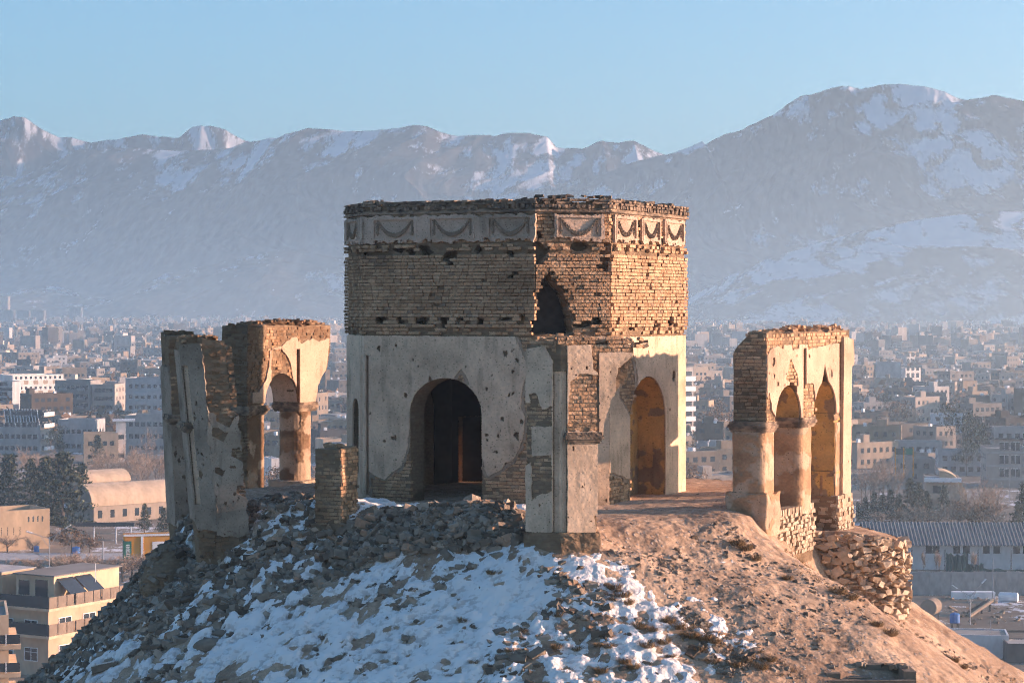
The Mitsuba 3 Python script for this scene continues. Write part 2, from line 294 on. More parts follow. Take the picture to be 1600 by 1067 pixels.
def cut_through(poly, fr, d0, d1):
    """solid of a face polygon between depths d0 < d1 along the normal, to take away from a wall"""
    out = m3.Manifold()
    for g in getattr(poly, 'geoms', [poly]):
        c = np.asarray(g.exterior.coords)[:-1]
        if Polygon(c).exterior.is_ccw is False: c = c[::-1]
        e = m3.Manifold.extrude(m3.CrossSection([c]), d1 - d0)       # axes: s, z, d
        M = np.array([[fr.t[0], 0, fr.n[0], fr.o[0] + fr.n[0] * d0], [fr.t[1], 0, fr.n[1], fr.o[1] + fr.n[1] * d0], [0, 1, 0, 0]])
        out = out + e.transform(M)
    return out
def weathered(man, seed, amp=0.05, step=0.16, top=None, sc=1.3):
    """a mass of old masonry: refined, knocked uneven, its top eaten away to top(x, y)"""
    q = man.refine_to_length(step).to_mesh(); m = trimesh.Trimesh(q.vert_properties[:, :3], q.tri_verts, process=False)
    v = np.array(m.vertices); keep = v[:, 2].max()
    d = np.stack([fb(v[:, 0] + 9 * k, v[:, 1], v[:, 2], sc * 2.2, 3, seed + k) - 0.5 for k in range(3)], -1) * 2 * amp; d[:, 2] *= 0.5
    v = v + d
    if top is not None: v[:, 2] = np.minimum(v[:, 2], top(v[:, 0], v[:, 1]))
    return v, np.array(m.faces)
class Masonry:
    """collects the bricks of one wall; finish() makes the ones that show largest parts of their own and joins the rest"""
    def __init__(s, holder, limit, seed, mat='brick', piece='brick', rest='brickwork'): s.h, s.limit, s.R, s.b, s.mat, s.piece, s.rest = holder, limit, rng(seed), [], mat, piece, rest
    def field(s, fr, region, course=0.108, length=0.25, d=0.0, proud=(0.0, 0.03), depth=0.12, miss=0.04, gap=0.018, jit=0.006, z0=None, tone=(0.0, 1.0)):
        import shapely
        if region.is_empty: return s
        x0, za, x1, zb = region.bounds; R = s.R; shapely.prepare(region); row = 0
        z = math.floor(za / course) * course if z0 is None else z0
        while z < zb:
            x = x0 - R.uniform(0, length)
            while x < x1:
                L = length * R.uniform(0.72, 1.12); cz = z + course / 2; xa, xb = max(x, x0), min(x + L, x1)
                if xb - xa < length * .25: x += L; continue
                cx, Lb = (xa + xb) / 2, xb - xa
                if shapely.contains_xy(region, cx, cz) and R.random() > miss:
                    p = R.uniform(*proud) + (0.03 if R.random() < 0.06 else 0); hL, hz = (Lb - gap) / 2, (course - gap) / 2 * R.uniform(0.88, 1.04)
                    dd = d + p; c = np.array([cx, cz])
                    q = np.array([[cx + i * hL, cz + j * hz] for i in (-1, 1) for j in (-1, 1)]) + R.uniform(-jit, jit, (4, 2))
                    fz = fr.w(q, dd + R.uniform(-jit, jit, 4)); bk = fr.w(q, dd - depth)
                    v = np.empty((8, 3)); v[0::2] = bk; v[1::2] = fz
                    area = hL * hz * max(-(fr.n @ (fr.o + cx * fr.t)) / np.linalg.norm(fr.o + cx * fr.t), 0.0)
                    s.b.append((area, v, (R.uniform(*tone), R.uniform(0.25, 0.85))))
                x += L
            z += course
        return s
    def loose(s, c, size, seed_uv=None, tilt=0.25):
        R = s.R; a = R.uniform(-tilt, tilt, 3); yaw = R.uniform(0, math.pi); M = trimesh.transformations.euler_matrix(a[0], a[1], yaw)[:3, :3]
        v = np.array([[i, j, k] for i in (-1, 1) for j in (-1, 1) for k in (-1, 1)]) * np.asarray(size) / 2 * R.uniform(0.75, 1.15, 3) + R.uniform(-0.012, 0.012, (8, 3))
        s.b.append((size[0] * size[2] * 0.3, v @ M.T + c, (R.uniform(0, 1), R.uniform(0.25, 0.8)))); return s
    def finish(s):
        s.b.sort(key=lambda t: -t[0]); n = min(s.limit, sum(1 for t in s.b if t[0] > 0.0005))
        # the face a brick turns outwards may be anywhere: all bricks share one box topology
        for area, v, uv in s.b[:n]: MB().add(v, HEX, uv).put(s.h + '__' + s.piece, s.mat)
        mb = MB()
        for area, v, uv in s.b[n:]: mb.add(v, HEX, uv)
        k = mb.put(s.h + '__' + s.rest, s.mat)
        if k: stuff(k)
def mould(mb, xy, levels, uv=(0.5, 0.5)):
    """a moulding: stacked offsets (z0, z1, out) of a plan outline"""
    pg = Polygon(xy)
    for z0, z1, out in levels: mb.man(prism(np.asarray(pg.buffer(out, join_style=2).exterior.coords)[:-1], z0, z1), uv)
def rounded(u0, u1, v0, v1, r):
    b = box(min(u0, u1), min(v0, v1), max(u0, u1), max(v0, v1)).buffer(-r).buffer(r, quad_segs=6); c = np.asarray(b.exterior.coords)[:-1]; return uvxy(c[:, 0], c[:, 1])
def rect(u0, u1, v0, v1): return uvxy(np.array([u0, u1, u1, u0]), np.array([v0, v0, v1, v1]))
CAP = [(2.34, 2.40, 0.03), (2.40, 2.47, 0.07), (2.47, 2.57, 0.12), (2.57, 2.66, 0.08)]

# ---------------------------------------------------------------- the tower
tw = root('ruined_tower', 'tall eight sided ruined brick tomb with garland frieze and arched doorways on the hilltop', 'ruin')
O = lambda sc: np.array([CEN + (5.7144 * sc) * np.array([math.sin(math.radians(a)), -math.cos(math.radians(a))]) for a in [(-27.2 + 45 * k) + s * (32.49 if k % 2 == 0 else 12.51) for k in range(8) for s in (-1, 1)][::2]]) if False else None
def octo(sc):
    A, W = 4.82 * sc, 3.07 * sc
    c = np.array([(W, A), (A, W), (A, -W), (W, -A), (-W, -A), (-A, -W), (-A, W), (-W, A)]); return uvxy(c[:, 0], c[:, 1])
LOW, UPP = 0.985, 1.0
core = prism(octo(LOW * 0.985), -1.2, 5.35) + prism(octo(UPP * 0.975), 5.30, 9.32)
core = core - prism(octo(0.79), -0.05, 4.9)
f0, f1, f2, f7 = (octface(k, LOW) for k in (0, 1, 2, 7))
(sl, zt), (sr, _), (_, zs) = f0.px((640, 590), (752, 590), (696, 637))
dc, dh = (sl + sr) / 2, (sr - sl) / 2
door_main = arch(dc, dh, -0.3, zt - dh * 0.86, dh * 0.86)
(sl2, zt2), (sr2, _) = f2.px((985, 590), (1040, 590))
dc2, dh2 = (sl2 + sr2) / 2, (sr2 - sl2) / 2
door_right = arch(dc2, dh2, -0.3, zt2 - dh2, dh2)
cuts = [cut_through(door_main, f0, -1.4, 0.4), cut_through(door_right, f2, -1.4, 0.4)]
f4, f6 = octface(4, LOW), octface(6, LOW)
cuts.append(cut_through(arch(0, 1.15, -0.3, 2.5), f6, -0.55, 0.4))        # left side: a blind arch
jam = octface(5, .79).w(np.array([0.739, 1.0]))[:2]; hs = np.array(SUN[:2]) / np.hypot(*SUN[:2]); fo4 = octface(4, .97)      # a blade of sun through the rear doorway
sj = float((jam + hs * (((fo4.o - jam) @ fo4.n) / (hs @ fo4.n)) - fo4.o) @ fo4.t)
slot = arch(sj + .84, 0.84, -0.3, 1.9, .5)
cuts.append(cut_through(slot, f4, -1.6, 0.4))                              # rear doorway, lets a blade of sun in
cuts.append(cut_through(box(-0.9, -0.02, 0.739, 2.3), octface(5, .79), -0.05, 0.3))
niche = f0.poly((557, 555), (576, 555), (576, 772), (557, 772))
cuts.append(cut_through(niche, f0, -0.26, 0.3))
for k in (1, 3, 5, 7): cuts.append(cut_through(arch(0, 0.42, 0.75, 2.75), octface(k, LOW), -0.5, 0.4))
fu = [octface(k, UPP) for k in range(8)]
scar_px = [(831, 523), (836, 490), (843, 452), (852, 434), (862, 427), (869, 437), (879, 449), (888, 467), (893, 490), (899, 523)]
scar1 = rough(fu[1].poly(*scar_px), 0.13, 0.07, 5); cuts.append(cut_through(scar1, fu[1], -0.75, 0.5))
holes = {k: [] for k in range(8)}
R = rng(11)
def pocket(k, px_, py_, w, h):
    (s, z), = fu[k].px((px_, py_)); holes[k].append(blob(s, z, w * .72, R, h / w))
for x in (560, 592, 622, 657, 691, 720, 747, 792, 812): pocket(0, x, 503 + R.uniform(-4, 3), R.uniform(.2, .42), R.uniform(.16, .34))
for x, y in ((569, 395), (620, 391), (661, 392), (699, 399), (746, 391), (796, 393), (704, 412), (802, 429), (640, 395)): pocket(0, x, y, R.uniform(.22, .45), R.uniform(.18, .36))
for x, y, w, h in ((967, 506, .3, .26), (992, 508, .36, .25), (1027, 505, .34, .3), (1050, 503, .42, .32), (977, 443, .14, .16), (1018, 450, .16, .3), (1006, 392, .26, .3), (1034, 385, .26, .5), (1047, 399, .22, .2), (957, 392, .4, .55), (982, 394, .2, .2)): pocket(2, x, y, w, h)
for x, y, w, h in ((907, 388, .42, .32), (916, 507, .5, .22), (938, 505, .4, .26), (848, 395, .5, .6), (950, 410, .5, .4), (846, 370, .35, .5)): pocket(1, x, y, w, h)
for k in (3, 4, 5, 6, 7):
    for i in range(7 if k % 2 == 0 else 2):
        holes[k].append(blob(R.uniform(-.9, .9) * half(k), R.choice([5.6, 7.9]), R.uniform(.1, .2), R))
for k in range(8):
    for h in holes[k]: cuts.append(cut_through(h, fu[k], -0.5, 0.3))
for c in cuts: core = core - c
v, f = weathered(core, 3, 0.025, 0.22, lambda x, y: 9.28 + 0.25 * (fb(x, y, 0, 1.5, 3, 8) - 0.4))
wall = MB().add(v, f).put(tw + '__brick_wall', 'core')
principled('soot_and_shade', lambda p, n, uv: mk.mix((0.025, 0.023, 0.022), (0.07, 0.06, 0.052), mk.fbm(p.x * 5, p.y * 5, p.z * 5, 4)), 0.98, 0.05)  # near black: soot in the broken hollow, painted-in shade inside the chamber
sheet(MB(), scar1.buffer(-0.04), fu[1], -0.74, -0.70).put(tw + '__soot_and_shade_lining', 'soot_and_shade')

principled('undercoat', plaster_col((0.42, 0.315, 0.225), (0.31, 0.23, 0.165)), 0.95, 0.1, rough_bump, 0.8)
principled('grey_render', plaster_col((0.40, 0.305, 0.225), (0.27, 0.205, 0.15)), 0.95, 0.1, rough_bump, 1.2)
def undercoat(th, poly, fr, cut, seed, out=.10):
    """the rough mud coat that shows where the finish has flaked off"""
    q = rough(poly.buffer(out), .08, .07, 300 + seed).intersection(rough(poly.buffer(out * 1.6), .02, .1, seed)).difference(cut)
    x0, z0, x1, z1 = poly.bounds; q = q.intersection(box(x0, z0, x1, z1)).difference(POCKS[0])
    k = sheet(MB(), q, fr, -0.075, -0.028).put(th + '__undercoat', 'undercoat'); return k
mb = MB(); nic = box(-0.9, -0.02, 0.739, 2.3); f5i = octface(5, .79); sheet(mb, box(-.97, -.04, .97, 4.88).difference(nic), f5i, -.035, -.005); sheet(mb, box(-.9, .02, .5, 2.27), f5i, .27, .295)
sheet(mb, box(-2.4, -.04, 2.4, 4.88).difference(arch(0, 1.15, -0.3, 2.5)), octface(6, .79), -.035, -.005); sheet(mb, box(-.97, -.04, .97, 4.88), octface(7, .79), -.035, -.005); mb.put(tw + '__soot_and_shade_lining', 'soot_and_shade')  # dark sheets over chamber walls and niche back: the room's shade painted in
mb = MB(); mb.add(f5i.w(np.array([[.733, 0.0], [.733, 2.28], [.733, 2.28], [.733, 0.0]]), np.array([-.03, -.03, .27, .27])), [[0, 1, 2, 3]]); mb.put(tw + '__niche_jamb', 'ochre_plaster')
# plaster skins of the lower walls
POCKS = [Polygon()]
def pocked(poly, fr, seed, n, rmax=0.05, big=()):
    R = rng(seed); x0, z0, x1, z1 = poly.bounds; cut = [blob(*fr.px(q)[0], r * 1.35, R, R.uniform(.8, 1.4)) for *q, r in big]
    for i in range(n):
        cut.append(blob(R.uniform(x0, x1), R.uniform(z0, z1), rmax * R.uniform(0.25, 1) ** 1.6, R, R.uniform(.7, 1.8)))
    POCKS[0] = unary_union(cut[:len(big) + n // 3]); return poly.difference(unary_union(cut))
c0 = f0.px((540, 524), (834, 528), (838, 790))
full0 = box(-half(0, LOW) + 0.005, -0.35, half(0, LOW) - 0.005, c0[0][1])
bare = f0.poly((576, 735), (583, 742), (601, 748), (611, 738), (626, 729), (630, 716), (636, 699), (638, 675), (641, 664), (660, 664), (660, 830), (576, 830))
bare = bare.union(f0.poly((735, 700), (755, 716), (758, 736), (763, 745), (770, 740), (780, 736), (787, 727), (800, 719), (810, 702), (815, 689), (819, 669), (819, 650), (813, 635), (815, 611), (824, 567), (812, 545), (806, 530), (802, 520), (850, 515), (850, 830), (735, 830)))
bare = bare.union(f0.poly((704, 600), (712, 585), (720, 576), (727, 586), (735, 602)))
pl = rough(full0.difference(bare), 0.035, 0.06, 2).difference(door_main.buffer(0.012)).difference(niche)
Z = lambda x, y: (500 + x / 2.964, 500 + y / 2.964)
big0 = [(*Z(x, y), r) for x, y, r in ((272, 130, .055), (352, 118, .04), (858, 155, .075), (912, 188, .06), (893, 240, .07), (395, 347, .06), (430, 183, .03), (795, 255, .03), (770, 318, .045), (893, 337, .055), (875, 347, .04), (910, 537, .08), (825, 537, .055), (770, 530, .055), (845, 455, .06), (780, 398, .035), (815, 608, .055), (775, 555, .04), (860, 665, .04), (455, 215, .03), (675, 215, .03), (232, 432, .035), (740, 185, .025), (510, 275, .06), (205, 620, .05), (300, 560, .05), (350, 545, .07), (335, 548, .06), (912, 690, .05), (930, 470, .06))]
pl = pocked(pl, f0, 4, 260, 0.034, big0)
sheet(MB(), pl, f0, -0.035, 0.0).put(tw + '__plaster', 'plaster'); undercoat(tw, full0.difference(bare), f0, door_main.buffer(.012).union(niche), 2)
sheet(MB(), niche.buffer(-0.004), f0, -0.25, -0.21).put(tw + '__plaster_strip', 'plaster')
full2 = box(-half(2, LOW) + 0.005, -0.35, half(2, LOW) - 0.005, f2.px((1000, 526))[0][1])
b2 = rough(f2.poly((966, 560), (990, 552), (996, 580), (997, 600), (990, 640), (986, 652), (978, 640), (968, 620)), .04, .08, 7).union(rough(f2.poly((952, 738), (972, 742), (988, 752), (986, 800), (950, 800)), .05, .08, 8))
pl2 = pocked(rough(full2, 0.02, 0.08, 6).difference(door_right.buffer(0.01)).difference(b2), f2, 9, 110, 0.03, [(1053, 584, .13), (1013, 549, .04), (1047, 640, .06), (1050, 690, .05), (1056, 660, .05)])
sheet(MB(), pl2, f2, -0.035, 0.0).put(tw + '__plaster', 'plaster'); undercoat(tw, full2.difference(b2), f2, door_right.buffer(.01), 3)
for k in (1, 3, 4, 5, 6, 7):
    fr = octface(k, LOW); pk = rough(box(-half(k, LOW) + .01, -.3, half(k, LOW) - .01, 5.2), .03, .08, 20 + k)
    pk = pk.difference(arch(0, 0.42, .75, 2.75)) if k % 2 else pk
    if k == 4: pk = pk.difference(slot.buffer(0.02))
    if k == 6: pk = pk.difference(arch(0, 1.15, -0.5, 2.5))
    sheet(MB(), pocked(pk, fr, 30 + k, 20, 0.04), fr, -0.06, 0.0).put(tw + '__plaster', 'plaster')
# painted reveals of the right hand arch and the inner rooms
mb = MB()
a = np.linspace(0, math.pi, 14); zs2 = zt2 - dh2
path = [(dc2 + dh2, -0.2)] + [(dc2 + dh2 * math.cos(t), zs2 + dh2 * math.sin(t)) for t in a] + [(dc2 - dh2, -0.2)]
q0, q1 = np.array(path), np.array(path); q0 = (q0 - [dc2, 0]) * [0.985, 0.995] + [dc2, 0]
V = np.vstack([f2.w(q0, -0.03), f2.w(q0, -0.98)]); n = len(path); mb.add(V, [[i, i + 1, n + i + 1, n + i] for i in range(n - 1)])
lo_, hi_ = q0[-1][0], q0[0][0]
back = arch(dc2, dh2 * 0.985, -0.2, zs2).difference(box(dc2 - dh2, -0.3, dc2 - dh2 * 0.35, 1.62).intersection(rough(box(dc2 - dh2, -0.3, dc2 - dh2 * 0.3, 1.6), .04, .1, 3)))
sheet(mb, rough(back, 0.01, 0.1, 4), f2, -1.02, -0.97)
mb.put(tw + '__arch_reveal', 'yellow_plaster')
nb = Masonry(tw + '__brick_wall', 300, 71)
sheet(MB(), box(dc2 - dh2 - .1, -0.3, dc2 + dh2 + .1, zt2 + .1), f2, -1.12, -1.03).put(tw + '__blocking_wall', 'core')
nb.field(f2, box(dc2 - dh2, 0.35, dc2 - dh2 * 0.3, 1.6), d=-1.0, proud=(0, .04), miss=.05)
nb.field(f0, bare.intersection(full0).difference(door_main.buffer(.06)).difference(niche), d=-0.05, proud=(-.01, .025), miss=.08, gap=.022)
nb.field(f2, b2.intersection(full2), d=-0.05, proud=(-.01, .02), miss=.06)

# upper brickwork
for k in range(8):
    fr, h = fu[k], half(k) - 0.02
    cut = unary_union(holes[k]) if holes[k] else Polygon()
    if k in (0, 1): cut = cut.union(scar1 if k == 1 else rough(fu[0].poly((826, 530), (834, 490), (842, 450), (850, 430), (850, 530)), .04, .08, 6))
    nb.field(fr, box(-h, 5.47, h, 7.72).difference(cut), d=-0.03, proud=(0.0, 0.035), miss=0.02, z0=5.47)
    nb.field(fr, box(-h, 5.22, h, 5.46).difference(cut), d=-0.14, proud=(0.0, 0.13), miss=0.34, z0=5.24)
    nb.field(fr, box(-h, 7.84, h, 8.10).difference(cut), d=-0.07, proud=(0.0, 0.10), miss=0.38, z0=7.85)
    nb.field(fr, box(-h, 8.10, h, 8.98).difference(cut), d=-0.13, proud=(0.0, 0.05), miss=0.06, z0=8.10)
nb.finish()
cn = Masonry(tw + '__cornice', 160, 72, 'cornice', 'brick', 'brickwork')
mb = MB()
for sc, z0, z1 in ((0.985, 8.96, 9.02), (1.002, 9.02, 9.08), (0.992, 9.08, 9.13)):
    v, f = weathered(prism(octo(sc), z0, z1) - prism(octo(0.8), z0 - .1, z1 + .1), 31, 0.02, 0.18); mb.add(v, f)
mb.put(tw + '__cornice', 'cornice')
for k in range(8):
    fr, h = fu[k], half(k) + 0.02
    miss = 0.25 if k in (0, 7) else 0.12
    cn.field(fr, box(-h, 9.13, h, 9.26), course=0.13, length=0.12, d=-0.03, proud=(0, .07), miss=miss + .1, z0=9.13, depth=.25, jit=.012)
    cn.field(fr, box(-h, 9.26, h, 9.43), course=0.085, length=0.26, d=-0.08, proud=(0, .10), miss=.2, z0=9.26, depth=.3, jit=.012)
    Rk = cn.R
    for i in range(int(h * 2 * 16)):
        s = Rk.uniform(-h, h); top = 9.36 + 0.16 * (meshkit.noise(np.array([[s * 1.1 + k * 7, 0.3, 0.7]]), 3)[0]) + (0.14 if k == 1 else 0.04 if k == 2 else 0)
        c = fr.w(np.array([s, Rk.uniform(9.31, top - .04)]), Rk.uniform(-0.45, -0.12)); cn.loose(c, (0.24, 0.13, 0.075), None, .15)
cn.finish()
def frieze(k, panels, zlo=8.12, zhi=8.95, span=None):
    fr = fu[k]; h = half(k) - 0.03; x0, x1 = span or (-h, h)
    Rf = rng(90 + k); band = box(x0, zlo, x1, zhi) if k in (0, 7) else unary_union([box(a - .12, zlo, b + .12, zhi) for a, b in panels]).intersection(box(x0, zlo, x1, zhi))
    band = rough(band.difference(unary_union([blob(Rf.uniform(x0, x1), zlo + Rf.uniform(-.06, .05), Rf.uniform(.05, .16), Rf, .8) for i in range(int(7 * (x1 - x0)))] + [blob(Rf.uniform(x0, x1), zhi + .02, Rf.uniform(.04, .10), Rf, .7) for i in range(int(4 * (x1 - x0)))])), 0.05, 0.06, 40 + k); hol = []; back = MB(); 
    for a, b in panels:
        hol.append(box(a, zlo + 0.14, b, zhi - 0.10)); sheet(back, box(a - .02, zlo + .12, b + .02, zhi - .08), fr, -0.10, -0.045)
    sheet(back, pocked(band.difference(unary_union(hol)), fr, 60 + k, 26, 0.04), fr, -0.09, 0.0)
    for a, b in panels:      # a thin raised frame round every panel
        fo = box(a - .05, zlo + .09, b + .05, zhi - .05).difference(box(a, zlo + .14, b, zhi - .10)); sheet(back, rough(fo.intersection(band.buffer(.02)), .014, .07, 9 + k), fr, -0.01, 0.018)
    fz = back.put(tw + '__frieze', 'frieze_plaster')
    for a, b in panels:
        m = (a + b) / 2; w = (b - a) / 2; top = zhi - 0.14; g = MB(); Rg = rng(int(1000 * abs(a)) + k)
        ts = np.linspace(-1, 1, 23); pts = [fr.w(np.array([m + 0.80 * w * t, top - 0.44 * (1 - abs(t) ** 2.3)]), -0.035) for t in ts]
        g.tube(pts, 0.022 + 0.046 * (1 - np.abs(ts) ** 1.5) + Rg.uniform(-.008, .008, len(ts)), 7)
        for t, s in zip(ts[1:-1], ts[2:]):     # leaf bumps along the swag
            for e in (-1, 1):
                c = fr.w(np.array([m + 0.80 * w * t, top - 0.44 * (1 - abs(t) ** 2.3) + e * 0.025]), -0.005); rr = 0.022 + 0.018 * (1 - abs(t))
                g.hexa(c, (rr, 0, 0), (0, rr, 0), (0, 0, rr), (0.5, 0.5), 0.012, Rg)
        g.put(fz + '__garland', 'ornament', False)
        for e in (-1, 1):
            d = MB(); x = m + e * 0.84 * w; zz = np.linspace(top + 0.02, zlo + 0.22, 7)
            d.tube([fr.w(np.array([x + .004 * math.sin(9 * i), z]), -0.045) for i, z in enumerate(zz)], [.018, .044, .034, .048, .04, .046, .012], 6)
            for i in range(8): d.hexa(fr.w(np.array([x + Rg.uniform(-.03, .03), Rg.uniform(zlo + .24, top)]), -0.01), (.022, 0, 0), (0, .022, 0), (0, 0, .022), (.5, .5), .01, Rg)
            d.put(fz + '__pendant', 'ornament', False)
def spans(k, *xs): return [(fu[k].px((a, 350))[0][0], fu[k].px((b, 350))[0][0]) for a, b in xs]
frieze(0, spans(0, (584, 648), (672, 739), (764, 829)))
frieze(1, spans(1, (872, 939)), span=(fu[1].px((864, 350))[0][0], fu[1].px((947, 350))[0][0]))
frieze(2, spans(2, (964, 994), (1006, 1031), (1042, 1068)))
frieze(7, [(-0.85, 0.55)])
for k in (3, 4, 5, 6): frieze(k, [(-.75, .75)] if k % 2 else [(-2.6, -1.1), (-.75, .75), (1.1, 2.6)])

# ---------------------------------------------------------------- the piers and arcades that ring it
def shear(v, base, dx, h=5.5):
    v = np.array(v); v[:, 0] += dx * np.clip((v[:, 2] - base) / h, -0.3, 1.3); return v
class Lean:
    """a face that leans with its pier"""
    def __init__(s, fr, dx, base=-0.9, h=5.5): s.fr, s.dx, s.base, s.h, s.n, s.o, s.t = fr, dx, base, h, fr.n, fr.o, fr.t
    def w(s, q, d=0.0):
        p = s.fr.w(q, d); p[..., 0] += s.dx * np.clip((p[..., 2] - s.base) / s.h, -0.3, 1.3); return p
    def px(s, *pts):
        out = []
        for x, y in pts:
            q = s.fr.px((x, y))[0]
            for i in range(3): q = s.fr.px((x - s.dx * np.clip((q[1] - s.base) / s.h, -.3, 1.3) * 3500 / 68, y))[0]
            out.append(q)
        return out
    def poly(s, *pts): return Polygon(s.px(*pts)).buffer(0)
def topfn(z, amp, seed, slope=lambda x, y: 0.0): return lambda x, y: z + amp * (fb(x, y, 0.5, 1.6, 3, seed) - 0.5) * 2 + slope(x, y)
def crumbs(ms, pts, n, spread0=0.3, up=0.15, size=(0.22, 0.13, 0.08)):
    """loose bricks on a broken wall top, between the points pts (x, y, z)"""
    pts = np.asarray(pts, float); spread = spread0 * .6
    for i in range(n):
        t = ms.R.uniform(0, len(pts) - 1); a = pts[int(t)] + (pts[min(int(t) + 1, len(pts) - 1)] - pts[int(t)]) * (t % 1)
        ms.loose(a + [ms.R.uniform(-spread, spread), ms.R.uniform(-spread, spread), ms.R.uniform(-0.05, up)], size)

# front pier
K = np.array([6.74, 10.58]); s2 = math.sqrt(0.5)
fp = root('ruined_pier', 'plastered pier standing in front of the tower with an arch stub on its right', 'ruin', None)
foot = uvxy(np.array([5.63, 6.74, 7.52, 6.82, 6.33, 5.63]), np.array([10.58, 10.58, 9.80, 9.10, 9.58, 9.58]))
inner = np.asarray(Polygon(foot).buffer(-0.05, join_style=2).exterior.coords)[:-1]
fm = Face(uvxy(6.74, 10.58), -27.2); fc = Face(uvxy(6.74, 10.58), 17.8)
zc = 5.0
body = prism(inner, -0.6, 5.3)
strip_m = fm.poly((863, 580), (876, 580), (876, 832), (863, 832)); strip_c = fc.poly((876, 580), (887, 580), (887, 832), (876, 832))
for st, fr in ((strip_m, fm), (strip_c, fc)): body = body - cut_through(st, fr, -0.16, 0.3)
spr = fc.poly((928, 545), (938, 531), (960, 527), (990, 537), (991, 552), (984, 575), (976, 600), (967, 607), (956, 625), (947, 652), (941, 680), (936, 692), (928, 692))
body = body + cut_through(spr, fc, -0.85, -0.07)
v, f = weathered(body, 41, 0.03, 0.14, topfn(5.05, 0.14, 4))
wl = MB().add(v, f).put(fp + '__brick_wall', 'core')
v, f = weathered(prism(np.asarray(Polygon(foot).buffer(0.02, join_style=2).exterior.coords)[:-1], -1.6, -0.09), 43, 0.10, 0.12)
MB().add(v, f).put(fp + '__plinth', 'core')
Q = lambda x, y: (780 + x / 2.541, 480 + y / 2.541)
wing = fm.poly((821, 545), (863, 540), (863, 832), (821, 832)); wingc = fc.poly((887, 540), (934, 538), (934, 832), (887, 832))
bm = unary_union([rough(fm.poly(*[Q(x, y) for x, y in q]), .04, .07, 3 + i) for i, q in enumerate([[(120, 345), (150, 340), (165, 402), (208, 392), (212, 470), (165, 478), (120, 472)], [(125, 592), (206, 588), (210, 735), (170, 742), (128, 762)], [(90, 380), (128, 380), (128, 610), (90, 640)], [(180, 150), (225, 120), (225, 230), (195, 190)]])])
bc = unary_union([rough(fc.poly(*[Q(x, y) for x, y in q]), .04, .07, 13 + i) for i, q in enumerate([[(280, 300), (320, 262), (400, 275), (400, 492), (275, 492)], [(365, 140), (400, 130), (400, 270), (372, 240)], [(376, 830), (400, 820), (400, 910), (384, 910)]])])
mb = MB()
sheet(mb, pocked(rough(wing, .02, .08, 1).difference(bm), fm, 5, 26, .04), fm, -0.06, 0); sheet(mb, pocked(rough(wingc, .02, .08, 2).difference(bc), fc, 6, 24, .04), fc, -0.06, 0)
mb.put(fp + '__plaster', 'plaster')
mb = MB(); sheet(mb, strip_m.union(Polygon()).buffer(-.003), fm, -0.15, -0.11); sheet(mb, strip_c.buffer(-.003), fc, -0.15, -0.11); mb.put(fp + '__plaster_strip', 'plaster')
pls = pocked(rough(spr.intersection(box(-9, -9, 9, 4.85)), .03, .07, 23).difference(rough(fc.poly((966, 575), (995, 552), (990, 640), (960, 640)), .03, .07, 4)), fc, 8, 10, .05)
sheet(MB(), pls.difference(box(-9, -9, fc.px((937, 600))[0][0], 9)), fc, -0.10, -0.035).put(fp + '__arch_stub', 'plaster')
mb = MB(); capfoot = uvxy(np.array([6.90, 7.52, 6.95, 6.4]), np.array([10.42, 9.80, 9.23, 9.92])); mould(mb, capfoot, CAP); mb.put(fp + '__capital', 'cornice')
ms = Masonry(wl, 150, 81)
ms.field(fm, bm.intersection(wing), d=-0.05, proud=(-.01, .02), gap=.024, miss=.08); ms.field(fc, bc.intersection(wingc), d=-0.05, proud=(-.01, .03), gap=.024, miss=.06)
ms.field(fm, fm.poly((824, 530), (868, 524), (868, 548), (822, 548)), d=-.06, proud=(0, .06), miss=.25); ms.field(fc, fc.poly((872, 522), (990, 530), (992, 552), (936, 556), (880, 540)), d=-.06, proud=(0, .06), miss=.15)
sd = Face(uvxy(7.52, 9.80), 107.8)
ms.field(sd, box(0.12, -0.1, 0.95, 4.9), d=-0.04, proud=(-.01, .03), miss=.06)
tops = [np.append(uvxy(5.8, 10.1), 5.05), np.append(uvxy(6.6, 10.1), 5.12), np.append(uvxy(7.2, 9.5), 5.08), np.append(uvxy(8.3, 8.6), 5.05)]
crumbs(ms, tops, 110, .32, .16); ms.finish()

# right hand arcade
ra = root('ruined_arcade', 'sunlit two arched arcade fragment on the right edge of the hilltop', 'ruin')
U1, U0 = 9.79, 8.69
fo, fe = Face(uvxy(U1, 0), 62.8), Face(uvxy(0, 2.72), -27.2)       # s on fo = -v ; s on fe = u
sv = lambda v: -v
A1, A2 = arch(sv(0.855), 1.135, 2.3, 2.64, 1.06), arch(sv(-2.555), 1.075, 2.3, 2.64, 1.1)
A1 = A1.union(rough(fo.poly((1233, 612), (1236, 583), (1241, 578), (1244, 590), (1246, 612)), .02, .05, 2)); A2 = A2.union(fo.poly((1283, 604), (1287, 585), (1289, 570), (1293, 588), (1297, 604)))
g1 = fo.poly((1256, 545), (1260, 545), (1260, 660), (1256, 660)); g2 = fo.poly((1312, 530), (1316, 527), (1316, 690), (1312, 690))
upw = prism(rect(U1 - .05, U0, 2.67, -5.05), 2.62, 5.5)
for a in (A1, A2): upw = upw - cut_through(a, fo, -2, 0.5)
for g in (g1, g2): upw = upw - cut_through(g, fo, -.15, .3)
ztop_r = lambda x, y: 5.34 + 0.12 * (fb(x, y, 0, 2.0, 3, 6) - .5) * 2 - 0.65 * np.clip((U1 - ((x - CEN[0]) * RU[0] + (y - CEN[1]) * RU[1])) / 1.1, 0, 1) ** 2.8 * smoothnp(-1.5, 2.0, (x - CEN[0]) * MV[0] + (y - CEN[1]) * MV[1])
v, f = weathered(upw, 51, .02, .14, ztop_r)
wl = MB().add(v, f).put(ra + '__brick_wall', 'core')
